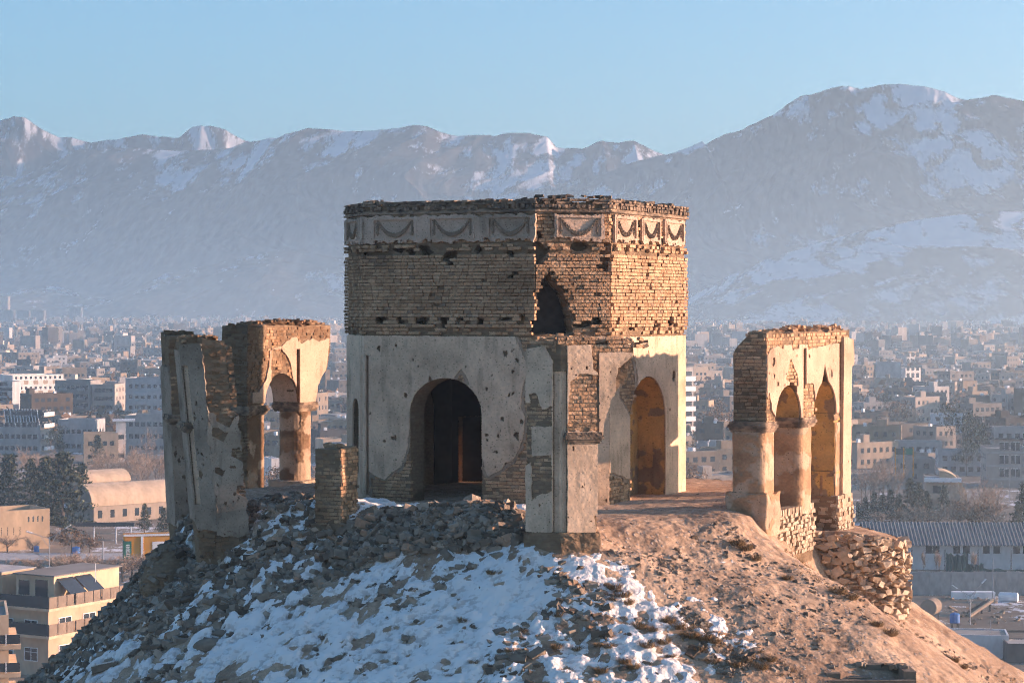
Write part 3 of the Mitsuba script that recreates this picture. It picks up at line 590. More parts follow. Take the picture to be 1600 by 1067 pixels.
V1, V2, V3 = (2.72, 1.99), (-.28, -1.48), (-3.63, -5.1)
def column(thing, xy, z0, z1, seed, mat='plaster', amp=.018):
    v, f = weathered(prism(xy, z0, z1), seed, amp, .12); return MB().add(v, f).put(thing + '__column', mat, False)
principled('worn_plaster', lambda p, n, uv: mk.mix(plaster_col((0.49, 0.355, 0.24), (0.40, 0.29, 0.20))(p, n, uv), brick_col(p, n, mi.Point2f(0.4, 0.5)), mk.smoothstep(0.44, 0.52, mk.fbm(p.x * 1.6 + 2, p.y * 1.6, p.z * 1.6, 4))), 0.94, 0.12,
           lambda p, n, uv: (core_bump(p, n, uv) - mk.smoothstep(0.30, 0.5, dr.abs(p.z / 0.108 - dr.floor(p.z / 0.108) - 0.5)) * 0.012) * mk.smoothstep(0.43, 0.51, mk.fbm(p.x * 1.6 + 2, p.y * 1.6, p.z * 1.6, 4)) + plaster_bump(p, n, uv) * 0.5, 1.0)
column(ra, rounded(U1 - .02, U0 + .02, V1[0] + .28, V1[1] - .10, .24), 0.45, 2.36, 52, 'worn_plaster')
column(ra, rounded(U1 - .02, U0 + .02, V2[0] - .02, V2[1] + .02, .28), -0.35, 2.36, 53, 'worn_plaster')
column(ra, rect(U1 - .05, U0 + .02, V3[0] - .02, V3[1] + .02), -0.1, 2.36, 54, 'worn_plaster')
mb = MB()
mould(mb, rounded(U1, U0, V1[0] + .22, V1[1], .12), CAP); mb.put(ra + '__capital', 'cornice'); mb = MB(); mould(mb, rounded(U1, U0, V2[0], V2[1], .12), CAP); mb.put(ra + '__capital', 'cornice')
mb = MB(); mould(mb, rect(U1 - .12, U0, V3[0], V3[0] - .5), [(2.36, 2.42, .02), (2.42, 2.55, .06), (2.55, 2.64, .03)]); mb.put(ra + '__jamb_moulding', 'yellow_plaster'); mb = MB(); mould(mb, rect(U1 - .10, U0 + .05, V3[0], V3[0] - .5), [(.62, .70, .03), (.70, .76, .07)]); mb.put(ra + '__jamb_moulding', 'yellow_plaster')
# painted reveals
mb = MB()
for c, h, rise in ((sv(0.855), 1.135, 1.06), (sv(-2.555), 1.075, 1.1)):
    q = np.array([(c + h * .985 * math.cos(t), 2.64 + rise * .985 * math.sin(t)) for t in np.linspace(0.02, math.pi - .02, 16)]); V = np.vstack([fo.w(q, -.07), fo.w(q, -1.08)]); n = len(q)
    mb.add(V, [[i, i + 1, n + i + 1, n + i] for i in range(n - 1)])
jf = Face(uvxy(0, V3[0]), -27.2); sheet(mb, pocked(rough(box(U0 + .04, .78, U1 - .07, 2.36), .02, .08, 4), jf, 7, 16, .06), jf, -.02, .012); sheet(mb, box(U0 + .08, -.05, U0 + .52, .62), jf, -.02, .01); sheet(mb, box(U0 + .62, -.05, U1 - .1, .62), jf, -.02, .01)
mb.put(ra + '__arch_reveal', 'yellow_plaster')
fullr = fo.poly((1199, 540), (1331, 536), (1331, 600), (1331, 690), (1199, 690)).intersection(box(-2.68, 2.66, 5.08, 5.02)); 
br = unary_union([rough(fo.poly(*q), .04, .06, 30 + i) for i, q in enumerate([[(1196, 632), (1203, 612), (1207, 640), (1214, 655), (1214, 700), (1196, 700)], [(1256, 612), (1262, 598), (1272, 600), (1276, 640), (1274, 700), (1254, 700)], [(1196, 520), (1226, 520), (1224, 546), (1214, 540), (1204, 546), (1196, 560)], [(1236, 525), (1252, 530), (1248, 546), (1238, 548)], [(1262, 520), (1314, 522), (1314, 533), (1290, 540), (1262, 546)], [(1228, 592), (1236, 560), (1246, 585), (1248, 604)]])])
pr_ = pocked(rough(fullr, .02, .07, 9).difference(A1.buffer(.01)).difference(A2.buffer(.01)).difference(br).difference(g1.buffer(.03)).difference(g2.buffer(.03)), fo, 15, 46, .05, [(1209, 566, .1), (1300, 584, .1), (1216, 600, .07), (1210, 588, .06), (1265, 556, .06), (1322, 630, .07), (1318, 560, .08)])
sheet(MB(), pr_, fo, -.06, 0.0).put(ra + '__plaster', 'ochre_plaster')
wingf = fo.poly((1317, 526), (1332, 530), (1333, 569), (1329, 572), (1327, 815), (1314, 815)); sheet(MB(), pocked(rough(wingf, .025, .08, 12), fo, 16, 14, .05), fo, -.25, .05).put(ra + '__buttress', 'ochre_plaster')
ms = Masonry(wl, 200, 91)
ms.field(fe, Polygon([(U0 + .02, 2.66), (U1 - .01, 2.66), (U1 - .01, 5.28), (U0 + .66, 5.28), (U0 + .64, 5.12), (U0 + .40, 5.12), (U0 + .38, 5.0), (U0 + .2, 5.0), (U0 + .19, 4.78), (U0 + .02, 4.76)]), d=-.06, proud=(0, .07), miss=.07, gap=.022)
ms.field(fo, br.intersection(box(-2.7, 2.5, 5.08, 5.3)), d=-.05, proud=(-.005, .03), miss=.06)
ms.field(fo, box(-2.66, 5.02, 5.0, 5.34).difference(g2.buffer(.05)), d=-.05, proud=(-.02, .05), miss=.12)
crumbs(ms, [np.append(uvxy(9.2, 2.3), 5.2), np.append(uvxy(9.4, -1), 5.36), np.append(uvxy(9.4, -4.8), 5.34)], 150, .34, .14); ms.finish()
v, f = weathered(prism(rounded(U1 + .1, U0 - .12, V1[0] + .34, V1[1] - .16, .08), -0.75, 0.56), 55, .05, .12, lambda x, y: .56 + .25 * (fb(x, y, 0, 2.2, 3, 5) - .6))
pd = MB().add(v, f).put(ra + '__pedestal', 'worn_plaster')
v, f = weathered(prism(rect(U1 - .1, U0 + .2, V1[1] + .1, V2[1] - .1), -1.9, -.16), 56, .05, .12); lw = MB().add(v, f).put(ra + '__parapet', 'core')
ms = Masonry(lw, 120, 92, 'stone', 'stone', 'stonework'); fl = Face(uvxy(U1 - .06, 0), 62.8)
ms.field(fl, box(sv(V1[1]) - .15, -0.30, sv(V2[1]) + .1, -.06), course=.24, length=.13, d=.0, proud=(0, .05), miss=.03, z0=-.31, depth=.4)
ms.field(fl, box(sv(V1[1]) - .2, -1.5, sv(V2[1]) + .15, -.32), course=.13, length=.22, d=.0, proud=(-.02, .07), miss=.04, jit=.02, depth=.3)
ms.finish()
v, f = weathered(prism(rect(U1 + .02, U0 - .05, V3[0] + .08, V3[1] - .05), -1.9, -.04), 57, .06, .12); bs = MB().add(v, f).put(ra + '__foundation', 'core')
ms = Masonry(bs, 90, 93, 'stone', 'stone', 'stonework')
ms.field(Face(uvxy(U1 + .03, 0), 62.8), box(sv(V3[0]) - .08, -1.6, sv(V3[1]) + .05, -.02), course=.14, length=.24, d=.0, proud=(-.02, .07), miss=.05, jit=.02, depth=.25)
ms.field(Face(uvxy(0, V3[0] + .08), -27.2), box(U0 - .05, -1.6, U1 + .02, -.08), course=.13, length=.26, d=.0, proud=(-.04, .06), miss=.08, jit=.02, depth=.25); ms.finish()

# left hand arcade
la = root('ruined_arcade', 'broken arcade on the left edge with one sunlit arch and dark brick end', 'ruin')
UL, UB = -10.0, -11.1
fi, fd = Face(uvxy(UL, 0), 62.8), Face(uvxy(0, 1.0), -27.2)
AL = arch(sv(-1.2), 1.1, 2.3, 2.66, 1.1)
spring = Polygon([(sv(-3.5), 2.3), (sv(-3.5), 2.66)] + [(sv(-3.5) + 1.1 - 1.1 * math.cos(t), 2.66 + 1.25 * math.sin(t)) for t in np.linspace(0, 1.25, 8)] + [(sv(-4.42), 4.3), (sv(-4.5), 5.0), (6, 5.6), (6, 2.3)])
upl = prism(rect(UL - .05, UB, 0.95, -4.5), 2.62, 5.75) - cut_through(AL, fi, -2, .5) - cut_through(rough(spring, .05, .1, 3), fi, -2, .5)
gl = fi.poly((463.5, 545), (469, 545), (469, 630), (463.5, 630)); upl = upl - cut_through(gl, fi, -.15, .3)
v, f = weathered(upl, 61, .03, .14, topfn(5.45, .14, 12)); wl = MB().add(v, f).put(la + '__brick_wall', 'core')
column(la, rounded(UL - .02, UB + .02, -2.32, -3.46, .5), -0.9, 2.36, 62, 'worn_plaster'); column(la, rect(UL - .06, UB + .1, .9, -.12), -1.4, 2.36, 63, 'worn_plaster')
mb = MB(); mould(mb, rounded(UL, UB, -2.3, -3.5, .12), CAP); mb.put(la + '__capital', 'cornice'); mb = MB(); mould(mb, rect(UL, UB + .2, .95, -.1), CAP); mb.put(la + '__capital', 'cornice')
v, f = weathered(prism(rounded(UL + .25, UB - .2, -2.1, -3.85, .3), -1.3, -.15), 64, .1, .12); MB().add(v, f).put(la + '__plinth', 'stone')
mb = MB(); q = np.array([(sv(-1.2) + 1.085 * math.cos(t), 2.66 + 1.085 * math.sin(t)) for t in np.linspace(0.02, math.pi - .02, 16)]); V = np.vstack([fi.w(q, -.07), fi.w(q, -1.08)]); mb.add(V, [[i, i + 1, 17 + i, 16 + i] for i in range(15)]); mb.put(la + '__arch_reveal', 'ochre_plaster')
bl = unary_union([rough(fi.poly(*q), .05, .07, 60 + i) for i, q in enumerate([[(423, 600), (425, 546), (440, 544), (452, 560), (459, 592), (452, 592), (440, 580), (430, 590)], [(405, 495), (520, 495), (518, 526), (498, 533), (490, 528), (470, 536), (462, 522), (452, 530), (440, 540), (426, 545), (405, 560)], [(385, 500), (424, 500), (421, 570), (416, 592), (405, 612), (385, 615)]])])
pl_ = pocked(rough(fi.poly((395, 535), (516, 520), (512, 560), (507, 590), (497, 600), (494, 630), (395, 630)).intersection(box(-1.0, 2.66, 4.5, 5.2)), .03, .07, 5).difference(bl).difference(AL.buffer(.012)).difference(spring).difference(gl), fi, 17, 22, .05)
sheet(MB(), pl_, fi, -.06, 0.0).put(la + '__plaster', 'ochre_plaster')
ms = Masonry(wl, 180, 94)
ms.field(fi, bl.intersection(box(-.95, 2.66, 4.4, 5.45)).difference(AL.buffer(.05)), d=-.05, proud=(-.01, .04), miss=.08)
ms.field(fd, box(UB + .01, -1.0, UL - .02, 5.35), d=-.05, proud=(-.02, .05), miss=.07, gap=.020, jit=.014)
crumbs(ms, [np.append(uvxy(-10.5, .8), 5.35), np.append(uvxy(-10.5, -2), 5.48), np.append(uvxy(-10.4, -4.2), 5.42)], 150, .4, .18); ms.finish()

def corner_pier(label, Kuv, dirs, widths, lean, top, seed, bare_px, pale_px, ends, thick=1.0, base=-1.5, strip=None, skew=0.0):
    """a leaning pier of two short wings meeting at plan point Kuv; dirs are the normals' azimuths (left wing, right wing)"""
    th = root('ruined_pier', label, 'ruin'); o = uvxy(*Kuv); fl_, fr_ = Face(o, dirs[0]), Face(o, dirs[1]); wl_, wr_ = widths
    ni = fl_.n + fr_.n; ni = -ni / (1 + fl_.n @ fr_.n) * thick
    pl4 = [o - wl_ * fl_.t, o, o + (wr_ - skew) * fr_.t, o + wr_ * fr_.t - thick * fr_.n, o + ni, o - wl_ * fl_.t - thick * fl_.n]
    ins = np.asarray(Polygon(pl4).buffer(-.06, join_style=2).exterior.coords)[:-1]; body = prism(ins, base - 1.2, top + .3); fl_, fr_ = Lean(fl_, lean), Lean(fr_, lean)
    if strip is not None: body = body - cut_through(Polygon(strip), fr_.fr, -.16, .3)
    v, f = weathered(body, seed, .022, .14, topfn(top, .16, seed)); w = MB().add(shear(v, -.9, lean), f).put(th + '__brick_wall', 'core')
    return th, w, fl_, fr_, pl4
# second pier from the left: pale plaster with a long recess
stripA = [(0.02, 0.2), (0.26, 0.2), (0.26, 4.35), (0.02, 4.35)]
th, w, fa, fb_, plan = corner_pier('pale leaning plastered pier at the left with a tall narrow recess', (-5.36, 10.58), (-72.2, -27.2), (0.95, 1.55), -0.52, 5.15, 101, None, None, None, thick=.5, strip=stripA, skew=.72)
right_bare = fb_.poly((350, 530), (360, 520), (362, 560), (350, 640), (340, 650), (330, 690), (345, 720), (352, 780), (372, 840), (400, 840), (400, 500))
pa = pocked(rough(box(0.0, -0.55, 0.82, 5.0), .03, .08, 3).difference(right_bare).difference(Polygon(stripA)), fb_, 31, 30, .06, [(303, 655, .08), (338, 690, .1), (312, 740, .1)])
pa2 = rough(box(0.0, 2.6, 1.05, 4.95), .03, .08, 6)
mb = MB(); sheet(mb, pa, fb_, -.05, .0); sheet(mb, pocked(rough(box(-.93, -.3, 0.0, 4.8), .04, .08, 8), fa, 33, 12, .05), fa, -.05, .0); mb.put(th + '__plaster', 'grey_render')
sheet(MB(), Polygon(stripA).buffer(-.003), fb_, -.15, -.11).put(th + '__plaster_strip', 'plaster')
mb = MB(); mould(mb, [plan[0], plan[1], plan[1] + (plan[4] - plan[1]) * .6, plan[5]], CAP); v, f, u = mb.arrays(); MB().add(shear(v, -.9, -.52), f, u).put(th + '__capital', 'cornice')
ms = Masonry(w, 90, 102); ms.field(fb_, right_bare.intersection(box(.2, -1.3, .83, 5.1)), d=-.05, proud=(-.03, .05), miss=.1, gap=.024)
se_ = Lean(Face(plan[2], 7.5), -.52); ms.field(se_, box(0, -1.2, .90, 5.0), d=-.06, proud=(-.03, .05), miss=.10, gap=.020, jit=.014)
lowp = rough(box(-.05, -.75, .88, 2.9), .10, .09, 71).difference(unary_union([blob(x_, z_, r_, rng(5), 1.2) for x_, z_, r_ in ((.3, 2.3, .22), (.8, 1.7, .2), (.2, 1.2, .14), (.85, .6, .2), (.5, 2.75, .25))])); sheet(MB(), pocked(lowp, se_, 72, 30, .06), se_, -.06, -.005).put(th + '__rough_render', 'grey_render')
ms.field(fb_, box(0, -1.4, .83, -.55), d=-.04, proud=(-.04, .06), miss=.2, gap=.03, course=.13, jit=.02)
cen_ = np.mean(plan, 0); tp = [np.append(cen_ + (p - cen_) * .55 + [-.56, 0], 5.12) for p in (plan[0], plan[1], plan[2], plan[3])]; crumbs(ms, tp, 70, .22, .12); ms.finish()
# leftmost pier: dark broken end
th, w, fa, fb_, plan = corner_pier('dark leaning pier at the far left with a broken brick end', (-9.94, 5.79), (-117.2, -72.2), (1.0, 1.75), -0.24, 5.2, 111, None, None, None)
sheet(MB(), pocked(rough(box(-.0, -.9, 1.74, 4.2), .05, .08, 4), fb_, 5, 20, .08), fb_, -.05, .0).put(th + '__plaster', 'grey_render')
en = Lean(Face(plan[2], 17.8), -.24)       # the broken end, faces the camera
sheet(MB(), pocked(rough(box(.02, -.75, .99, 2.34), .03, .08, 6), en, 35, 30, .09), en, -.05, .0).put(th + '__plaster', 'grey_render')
mb = MB(); mould(mb, [plan[2], plan[2] + Face(plan[2], 17.8).t, plan[2] + Face(plan[2], 17.8).t - .8 * Face(plan[2], 17.8).n, plan[2] - .8 * Face(plan[2], 17.8).n], CAP); v, f, u = mb.arrays(); MB().add(shear(v, -.9, -.24), f, u).put(th + '__capital', 'cornice')
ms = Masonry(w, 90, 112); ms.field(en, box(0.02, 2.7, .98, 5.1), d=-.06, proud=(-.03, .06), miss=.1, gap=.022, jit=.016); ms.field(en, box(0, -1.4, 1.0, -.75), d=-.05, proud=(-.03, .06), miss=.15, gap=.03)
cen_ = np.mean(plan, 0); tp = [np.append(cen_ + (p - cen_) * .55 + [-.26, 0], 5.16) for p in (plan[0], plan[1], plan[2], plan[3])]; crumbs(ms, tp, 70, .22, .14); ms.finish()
# stump
st = root('brick_stump', 'short square brick stump left of the main doorway', 'ruin')
zc_ = uvxy(-1.13, 9.57); fs, fs2 = Face(uvxy(-1.62, 10.0), -27.2), Face(uvxy(-.66, 10.0), 62.8)
v, f = weathered(prism(rect(-1.58, -.70, 9.96, 9.06), -1.6, 2.02), 121, .04, .12, topfn(1.97, .08, 3)); w = MB().add(v, f).put(st + '__brick_wall', 'core')
v, f = weathered(prism(rect(-1.68, -.62, 10.05, 8.95), -1.8, -.25), 122, .13, .12); MB().add(v, f).put(st + '__base', 'core')
ms = Masonry(w, 150, 123); ms.field(fs, box(0.02, -.4, .95, 1.95), d=-.03, proud=(-.02, .04), miss=.06, gap=.022); ms.field(fs2, box(0.02, -.4, .95, 1.95), d=-.03, proud=(-.02, .05), miss=.1, gap=.022)
crumbs(ms, [np.append(uvxy(-1.4, 9.5), 1.98), np.append(uvxy(-.9, 9.5), 2.0)], 22, .3, .06); ms.finish()

# ---------------------------------------------------------------- the hill
def mound(x, y, cx, cy, r, h): return h * np.exp(-((x - cx) ** 2 + (y - cy) ** 2) / (r * r))
def hill_smooth(x, y):
    dx, dy = np.asarray(x, float) - CEN[0], np.asarray(y, float) - CEN[1]
    s = np.full(np.shape(dx), -99.0)
    for k in range(8):
        a = AX * 0 + math.radians(-27.2 + 45 * k); d = dx * math.sin(a) - dy * math.cos(a) - (9.5 if k % 2 == 0 else 11.1)
        s = np.logaddexp(s * 1.6, d * 1.6) / 1.6
    phi = np.degrees(np.arctan2(dx, -dy))
    A = interp(phi, [(-180, .4), (-125, .6), (-108, 1.5), (-68, 1.45), (-50, .7), (-35, .45), (-15, .35), (42, .32), (58, 1.25), (68, 2.7), (112, 2.6), (150, .5), (180, .4)])
    B = interp(phi, [(-180, .6), (-110, .95), (-62, .98), (-38, .62), (-12, .50), (44, .50), (66, .62), (115, .64), (150, .6), (180, .6)])
    sp = np.maximum(s, 0); far = np.maximum(sp - 9, 0)
    z = -A * smoothnp(-1.2, 0.8, s) - B * sp + far * (B - 0.52) * 0.9
    return z, s
def hz(x, y):
    z, s = hill_smooth(x, y); x = np.asarray(x, float); y = np.asarray(y, float)
    for m in ((-1.9, 64.0, 1.3, .55), (-3.2, 64.6, 1.1, .30), (-6.9, 67.6, 1.6, .35), (-4.9, 66.8, 1.2, .25), (-11.2, 69.8, 1.2, .5), (-0.2, 64.6, 1.0, .22), (1.2, 61.7, 1.6, .52), (-9.6, 69.3, .9, -.35)): z = z + mound(x, y, *m)
    on = smoothnp(-3.0, 0.5, s)
    z = z + (fb(x, y, 0, 0.30, 4, 2) - .5) * (0.12 + 0.55 * on) + (fb(x, y, 0, 1.7, 4, 7) - .5) * (0.05 + (0.20 - 0.10 * smoothnp(1.5, 4.0, x)) * on) + (fb(x, y, 0, 6.0, 3, 9) - .5) * (.02 + .04 * on)
    # a terrace behind the right hand arcade, held by the round stone wall
    inside = terrace_in(x, y); zt_ = -1.12 - 0.20 * np.maximum(x - 10.9, 0) + 0.16 * (fb(x, y, 0, 1.2, 3, 6) - .5)
    z = np.where(inside, np.maximum(z, zt_), z)
    return np.maximum(z, PLAIN - 1.0)
BCX, BCY, BR = 10.85, 74.0, 2.12          # plan of the round retaining wall
def terrace_in(x, y): return (np.asarray(x) - BCX) ** 2 + (np.asarray(y) - BCY) ** 2 < (BR - .22) ** 2
def hit(px, py, y0=45.0, y1=110.0):
    """where the view ray of a photograph pixel meets the hill (to read positions off the photograph)"""
    ys = np.arange(y0, y1, 0.06); p = np.stack([(px - 800) * ys / 3500, EYE - (py - HOR) * ys / 3500], -1)
    g = hill_smooth(p[:, 0], ys)[0]; b = np.nonzero(p[:, 1] < g)[0]
    i = b[0] if len(b) else np.argmin(np.abs(p[:, 1] - g)); return p[i, 0], ys[i]
def axis(parts): return np.unique(np.round(np.concatenate([np.arange(a, b, st) for a, b, st in parts]), 4))
xs = axis([(-120, -40, 5), (-40, -20, 1), (-20, -17, .25), (-17, 17, .075), (17, 20, .25), (20, 40, 1), (40, 121, 5)])
ys = axis([(-10, 40, 4), (40, 53, .6), (53, 56, .2), (56, 69, .085), (69, 78, .15), (78, 90, .4), (90, 160, 4)])
XX, YY = np.meshgrid(xs, ys); ZZ = hz(XX, YY)
mb = MB(); mb.add(np.stack([XX, YY, ZZ], -1).reshape(-1, 3), grid_faces(len(xs), len(ys)))
struct(mb.put('hill', 'soil', True))

# snow: a sheet whose thickness swells and runs out
import shapely
def ground_poly(*px): return Polygon([hit(*q) for q in px]).buffer(0)
SNOW = ground_poly((455, 905), (520, 888), (600, 884), (680, 876), (745, 866), (800, 862), (900, 868), (940, 878), (975, 915), (1010, 935), (1065, 945), (1110, 960), (1165, 1000), (1175, 1040), (1120, 1072), (900, 1120), (500, 1120), (120, 1100), (20, 1066), (110, 1020), (190, 965), (270, 925), (350, 888))
SNOW2 = ground_poly((548, 782), (600, 783), (680, 789), (760, 789), (822, 789), (824, 806), (740, 808), (640, 806), (560, 806))
SNOW3 = ground_poly((938, 872), (975, 872), (1000, 882), (990, 892), (950, 888))
SNOW4 = ground_poly((395, 800), (480, 790), (560, 800), (815, 830), (815, 872), (740, 880), (560, 890), (300, 960), (60, 1060), (20, 1040), (160, 930), (260, 880), (340, 870))
def snow_t(x, y):
    p = shapely.points(x, y); t = np.full(x.shape, -1.0)
    for poly, soft, bias in ((SNOW, 0.9, 0.014), (SNOW2, 0.5, 0.0), (SNOW3, 0.25, -0.005), (SNOW4, .8, .004)):
        d = shapely.distance(p, poly.exterior); d = np.where(shapely.contains_xy(poly, x, y), d, -d)
        t = np.maximum(t, bias + 0.07 * np.clip(d / soft, -2, 1))
    left = smoothnp(-4.0, -9.5, x)
    n1 = fb(x, y, 0, 0.9, 4, 31) - .5; n2 = fb(x, y, 0, 2.9, 4, 33) - .5; n3 = fb(x, y, 0, 9.0, 3, 35) - .5
    return t - 0.046 + n1 * 0.24 + n2 * (0.36 + 0.10 * left) + n3 * 0.12 - 0.030 * left
xs = np.arange(-17.5, 6.5, .07); ys = np.arange(53.5, 70.5, .075)
XX, YY = np.meshgrid(xs, ys); t = snow_t(XX.ravel(), YY.ravel()).reshape(XX.shape)
Zs = hz(XX, YY) * 0.75 + 0.25 * hill_smooth(XX, YY)[0] + np.clip(t, -0.10, 0.12) + 0.07 * (fb(XX, YY, 0, 3.0, 4, 77) - .5)
Zs = Zs + np.where(t > .02, .05 * smoothnp(-2.0, -6.0, XX), 0)
Zs = np.where(t > -0.08, np.maximum(Zs, hz(XX, YY) + np.clip(t, -.1, .02)), Zs)
fq = grid_faces(len(xs), len(ys)); ok = (t.ravel()[fq] > -0.05).any(1); su = np.stack([np.clip(t.ravel() / .13, 0, 1), np.full(t.size, .5)], -1)
mb = MB(); mb.add(np.stack([XX, YY, Zs], -1).reshape(-1, 3), fq[ok], su); k = mb.put('snow', 'snow', True); stuff(k, 'patchy snow lying on the shaded front slope of the hill')

# stones
def hull_rock(R, flat=1.0):
    q = R.normal(size=(12, 3)); q /= np.linalg.norm(q, axis=1, keepdims=True); q = q * R.uniform(.75, 1.1, (12, 1)); q = np.sign(q) * np.abs(q) ** 0.75; q[:, 2] *= flat
    h = trimesh.convex.convex_hull(q); return np.array(h.vertices), np.array(h.faces)
RR = rng(404); ROCKS = [hull_rock(RR, RR.uniform(.45, .95)) for i in range(40)]
def brickbat(R):
    v = np.array([[i, j, k] for i in (-1, 1) for j in (-1, 1) for k in (-1, 1)]) * [1.0, .62, .40]; return v + R.uniform(-.16, .16, (8, 3)), HEX
BATS = [brickbat(RR) for i in range(24)]
def place_rock(R, x, y, size, sink=0.25, bat=0.4, tilt=0.5):
    bat = min(bat * 1.7, .85); size *= .92
    v, f = BATS[R.integers(24)] if R.random() < bat else ROCKS[R.integers(40)]
    e = R.uniform(-tilt, tilt, 2); M = trimesh.transformations.euler_matrix(e[0], e[1], R.uniform(0, 6.28))[:3, :3]
    w = (v * size * R.uniform(.8, 1.2, 3)) @ M.T
    return w, f, (float(R.uniform(0, 1)), float(R.uniform(.2, .85)))
stones = []                                       # (size seen, vertices, faces, uv)
def scatter(R, poly, n, lo, hi, sink=.2, bat=.4, power=2.2, lift=0.0, dens=None, tilt=.5):
    x0, y0, x1, y1 = poly.bounds; m = 0; shapely.prepare(poly); got = []
    while m < n:
        x, y = R.uniform(x0, x1, 400), R.uniform(y0, y1, 400); c = shapely.contains_xy(poly, x, y)
        if dens is not None: c &= R.random(400) < dens(x, y)
        for a, b in zip(x[c], y[c]):
            if m >= n: break
            got.append((a, b)); m += 1
    got = np.array(got); z = hz(got[:, 0], got[:, 1]); 
    for (a, b), c in zip(got, z):
        s = lo + (hi - lo) * R.random() ** power; w, f, u = place_rock(R, a, b, s, sink, bat, tilt); w = w + [a, b, c - sink * s + R.uniform(0, 1) * lift]
        stones.append((s * 3500 / b, w, f, u))
R = rng(77)
clump = lambda x, y: smoothnp(.42, .60, fb(x, y, 0, 0.9, 3, 91)) * .9 + .1
scatter(R, ground_poly((545, 822), (600, 806), (660, 800), (740, 804), (815, 830), (815, 872), (740, 874), (660, 876), (560, 880), (480, 880), (500, 850)), 1900, .05, .26, .1, .5, 1.7, .14)
scatter(R, ground_poly((390, 790), (500, 775), (500, 860), (470, 890), (380, 900), (350, 870)), 900, .04, .22, .1, .5, 1.8, .06)
scatter(R, ground_poly((250, 880), (330, 866), (420, 880), (560, 878), (600, 892), (520, 900), (420, 930), (330, 975), (200, 1040), (60, 1067), (130, 1000), (190, 950)), 1900, .05, .28, .12, .4, 1.9, .03, clump)
scatter(R, ground_poly((190, 895), (300, 850), (320, 880), (230, 960), (120, 1020), (40, 1067), (10, 1067), (100, 1000)), 1000, .05, .24, .15, .3, 2.2, .06)
scatter(R, SNOW, 2300, .025, .22, .12, .35, 2.6, 0.02, lambda x, y: smoothnp(.50, .62, fb(x, y, 0, 0.8, 3, 191)) * .95 + .05)
scatter(R, ground_poly((815, 905), (870, 905), (940, 930), (965, 950), (930, 950), (850, 925)), 90, .06, .20, .2, .3, 1.6, .05, None, .25)
scatter(R, ground_poly((935, 880), (1000, 865), (1060, 880), (1050, 920), (1120, 990), (1250, 1067), (1130, 1067), (1040, 930), (980, 910)), 700, .025, .14, .2, .25, 2.6, .02, clump)
scatter(R, ground_poly((940, 850), (1170, 870), (1270, 890), (1420, 990), (1590, 1067), (1250, 1067), (1050, 930)), 2600, .015, .12, .25, .2, 3.0, 0, None)
scatter(R, ground_poly((1130, 812), (1180, 850), (1190, 870), (1120, 860), (1080, 830)), 160, .03, .13, .2, .3, 2.2)
scatter(R, ground_poly((940, 780), (1140, 770), (1140, 800), (940, 840)), 120, .02, .07, .2, .3, 2.5)
scatter(R, Polygon([(9.2, 69.2), (11.2, 70.2), (12.3, 71.5), (10.6, 71.2), (9.0, 70.4)]), 160, .05, .2, .2, .2, 1.8, .05)
scatter(R, Polygon([(-11.6, 67.2), (-8.8, 66.6), (-8.6, 70.2), (-11.2, 71.6)]), 420, .05, .24, .1, .45, 1.8, .12)
stones.sort(key=lambda t: -t[0])
def where(c, s, u):
    x, y, z = c; px, py = 800 + 3500 * x / y, HOR - 3500 * (z - EYE) / y
    tone = 'reddish' if u[0] > .93 else 'pale' if u[0] > .62 else 'grey' if u[0] > .3 else 'dark grey'; big = 'large ' if s > 22 else 'middling ' if s > 15 else 'small '
    spot, grp = ('at the lower left edge of the slope', 'stones at the lower left') if px < 200 else ('in the rubble under the left piers', 'stones under the left piers') if px < 400 and py < 900 else ('on the snowy left slope', 'stones on the left slope') if px < 480 else ('in the rubble heap below the brick stump', 'stones below the stump') if px < 640 and py < 900 else ('in the rubble heap before the main doorway', 'stones before the doorway') if px < 830 and py < 895 else ('in the snow at the bottom centre', 'stones in the snow') if px < 950 else ('along the snow edge right of the front pier', 'stones at the snow edge') if px < 1180 else ('on the bare sunlit right slope', 'stones on the right slope')
    return (big + tone + ' angular stone ' + spot, grp)
for s, v, f, u in stones[:290]:
    k = MB().add(v, f, u).put('stone', 'rubble'); lab, grp = where(v.mean(0), s, u); labels[k] = {'label': lab, 'category': 'stone', 'group': grp}
mb = MB()
for s, v, f, u in stones[290:]: mb.add(v, f, u)
stuff(mb.put('rubble', 'rubble'), 'broken brick and stone rubble strewn over the front of the hill')
# named stones and timbers
def single(name, lab, cat, mat, v, f, uv=(.5, .5), smooth=False):
    k = MB().add(v, f, uv).put(name, mat, smooth); labels[k] = {'label': lab, 'category': cat}; return k
x, y = hit(592, 848); x2, y2 = hit(548, 872); a = np.array([x, y, hz(x, y) + .32]); b = np.array([x2, y2, hz(x2, y2) + .12]); d = (b - a) / 2; s = np.cross(d, [0, 0, 1]); s = s / np.linalg.norm(s) * .055
m = MB(); m.hexa((a + b) / 2, d, s, np.array([0, 0, .045]), (.6, .6), .01, rng(3)); v, f, u = m.arrays(); single('wooden_beam', 'weathered wooden beam lying in the rubble heap before the doorway', 'beam', 'rubble', v, f)
x, y = hit(163, 1045); m = root('stone_slab', 'flat snow covered stone slab at the lower left of the slope', 'slab')
c = np.array([x, y, hz(x, y) + .12]); q = MB(); q.hexa(c, (.36, .05, .07), (-.05, .30, -.06), (0, 0.02, .10), (.5, .5), .03, rng(5)); q.put(m + '__slab', 'rubble'); q = MB(); v, f = weathered(m3.Manifold.cube((.62, .52, .05), True), 9, .015, .08); q.add(v @ np.array([[1, .14, .19], [-.16, 1, -.2], [0, 0, 1]]) + c + [0, 0, .125], f); q.put(m + '__snow_cover', 'snow', True)
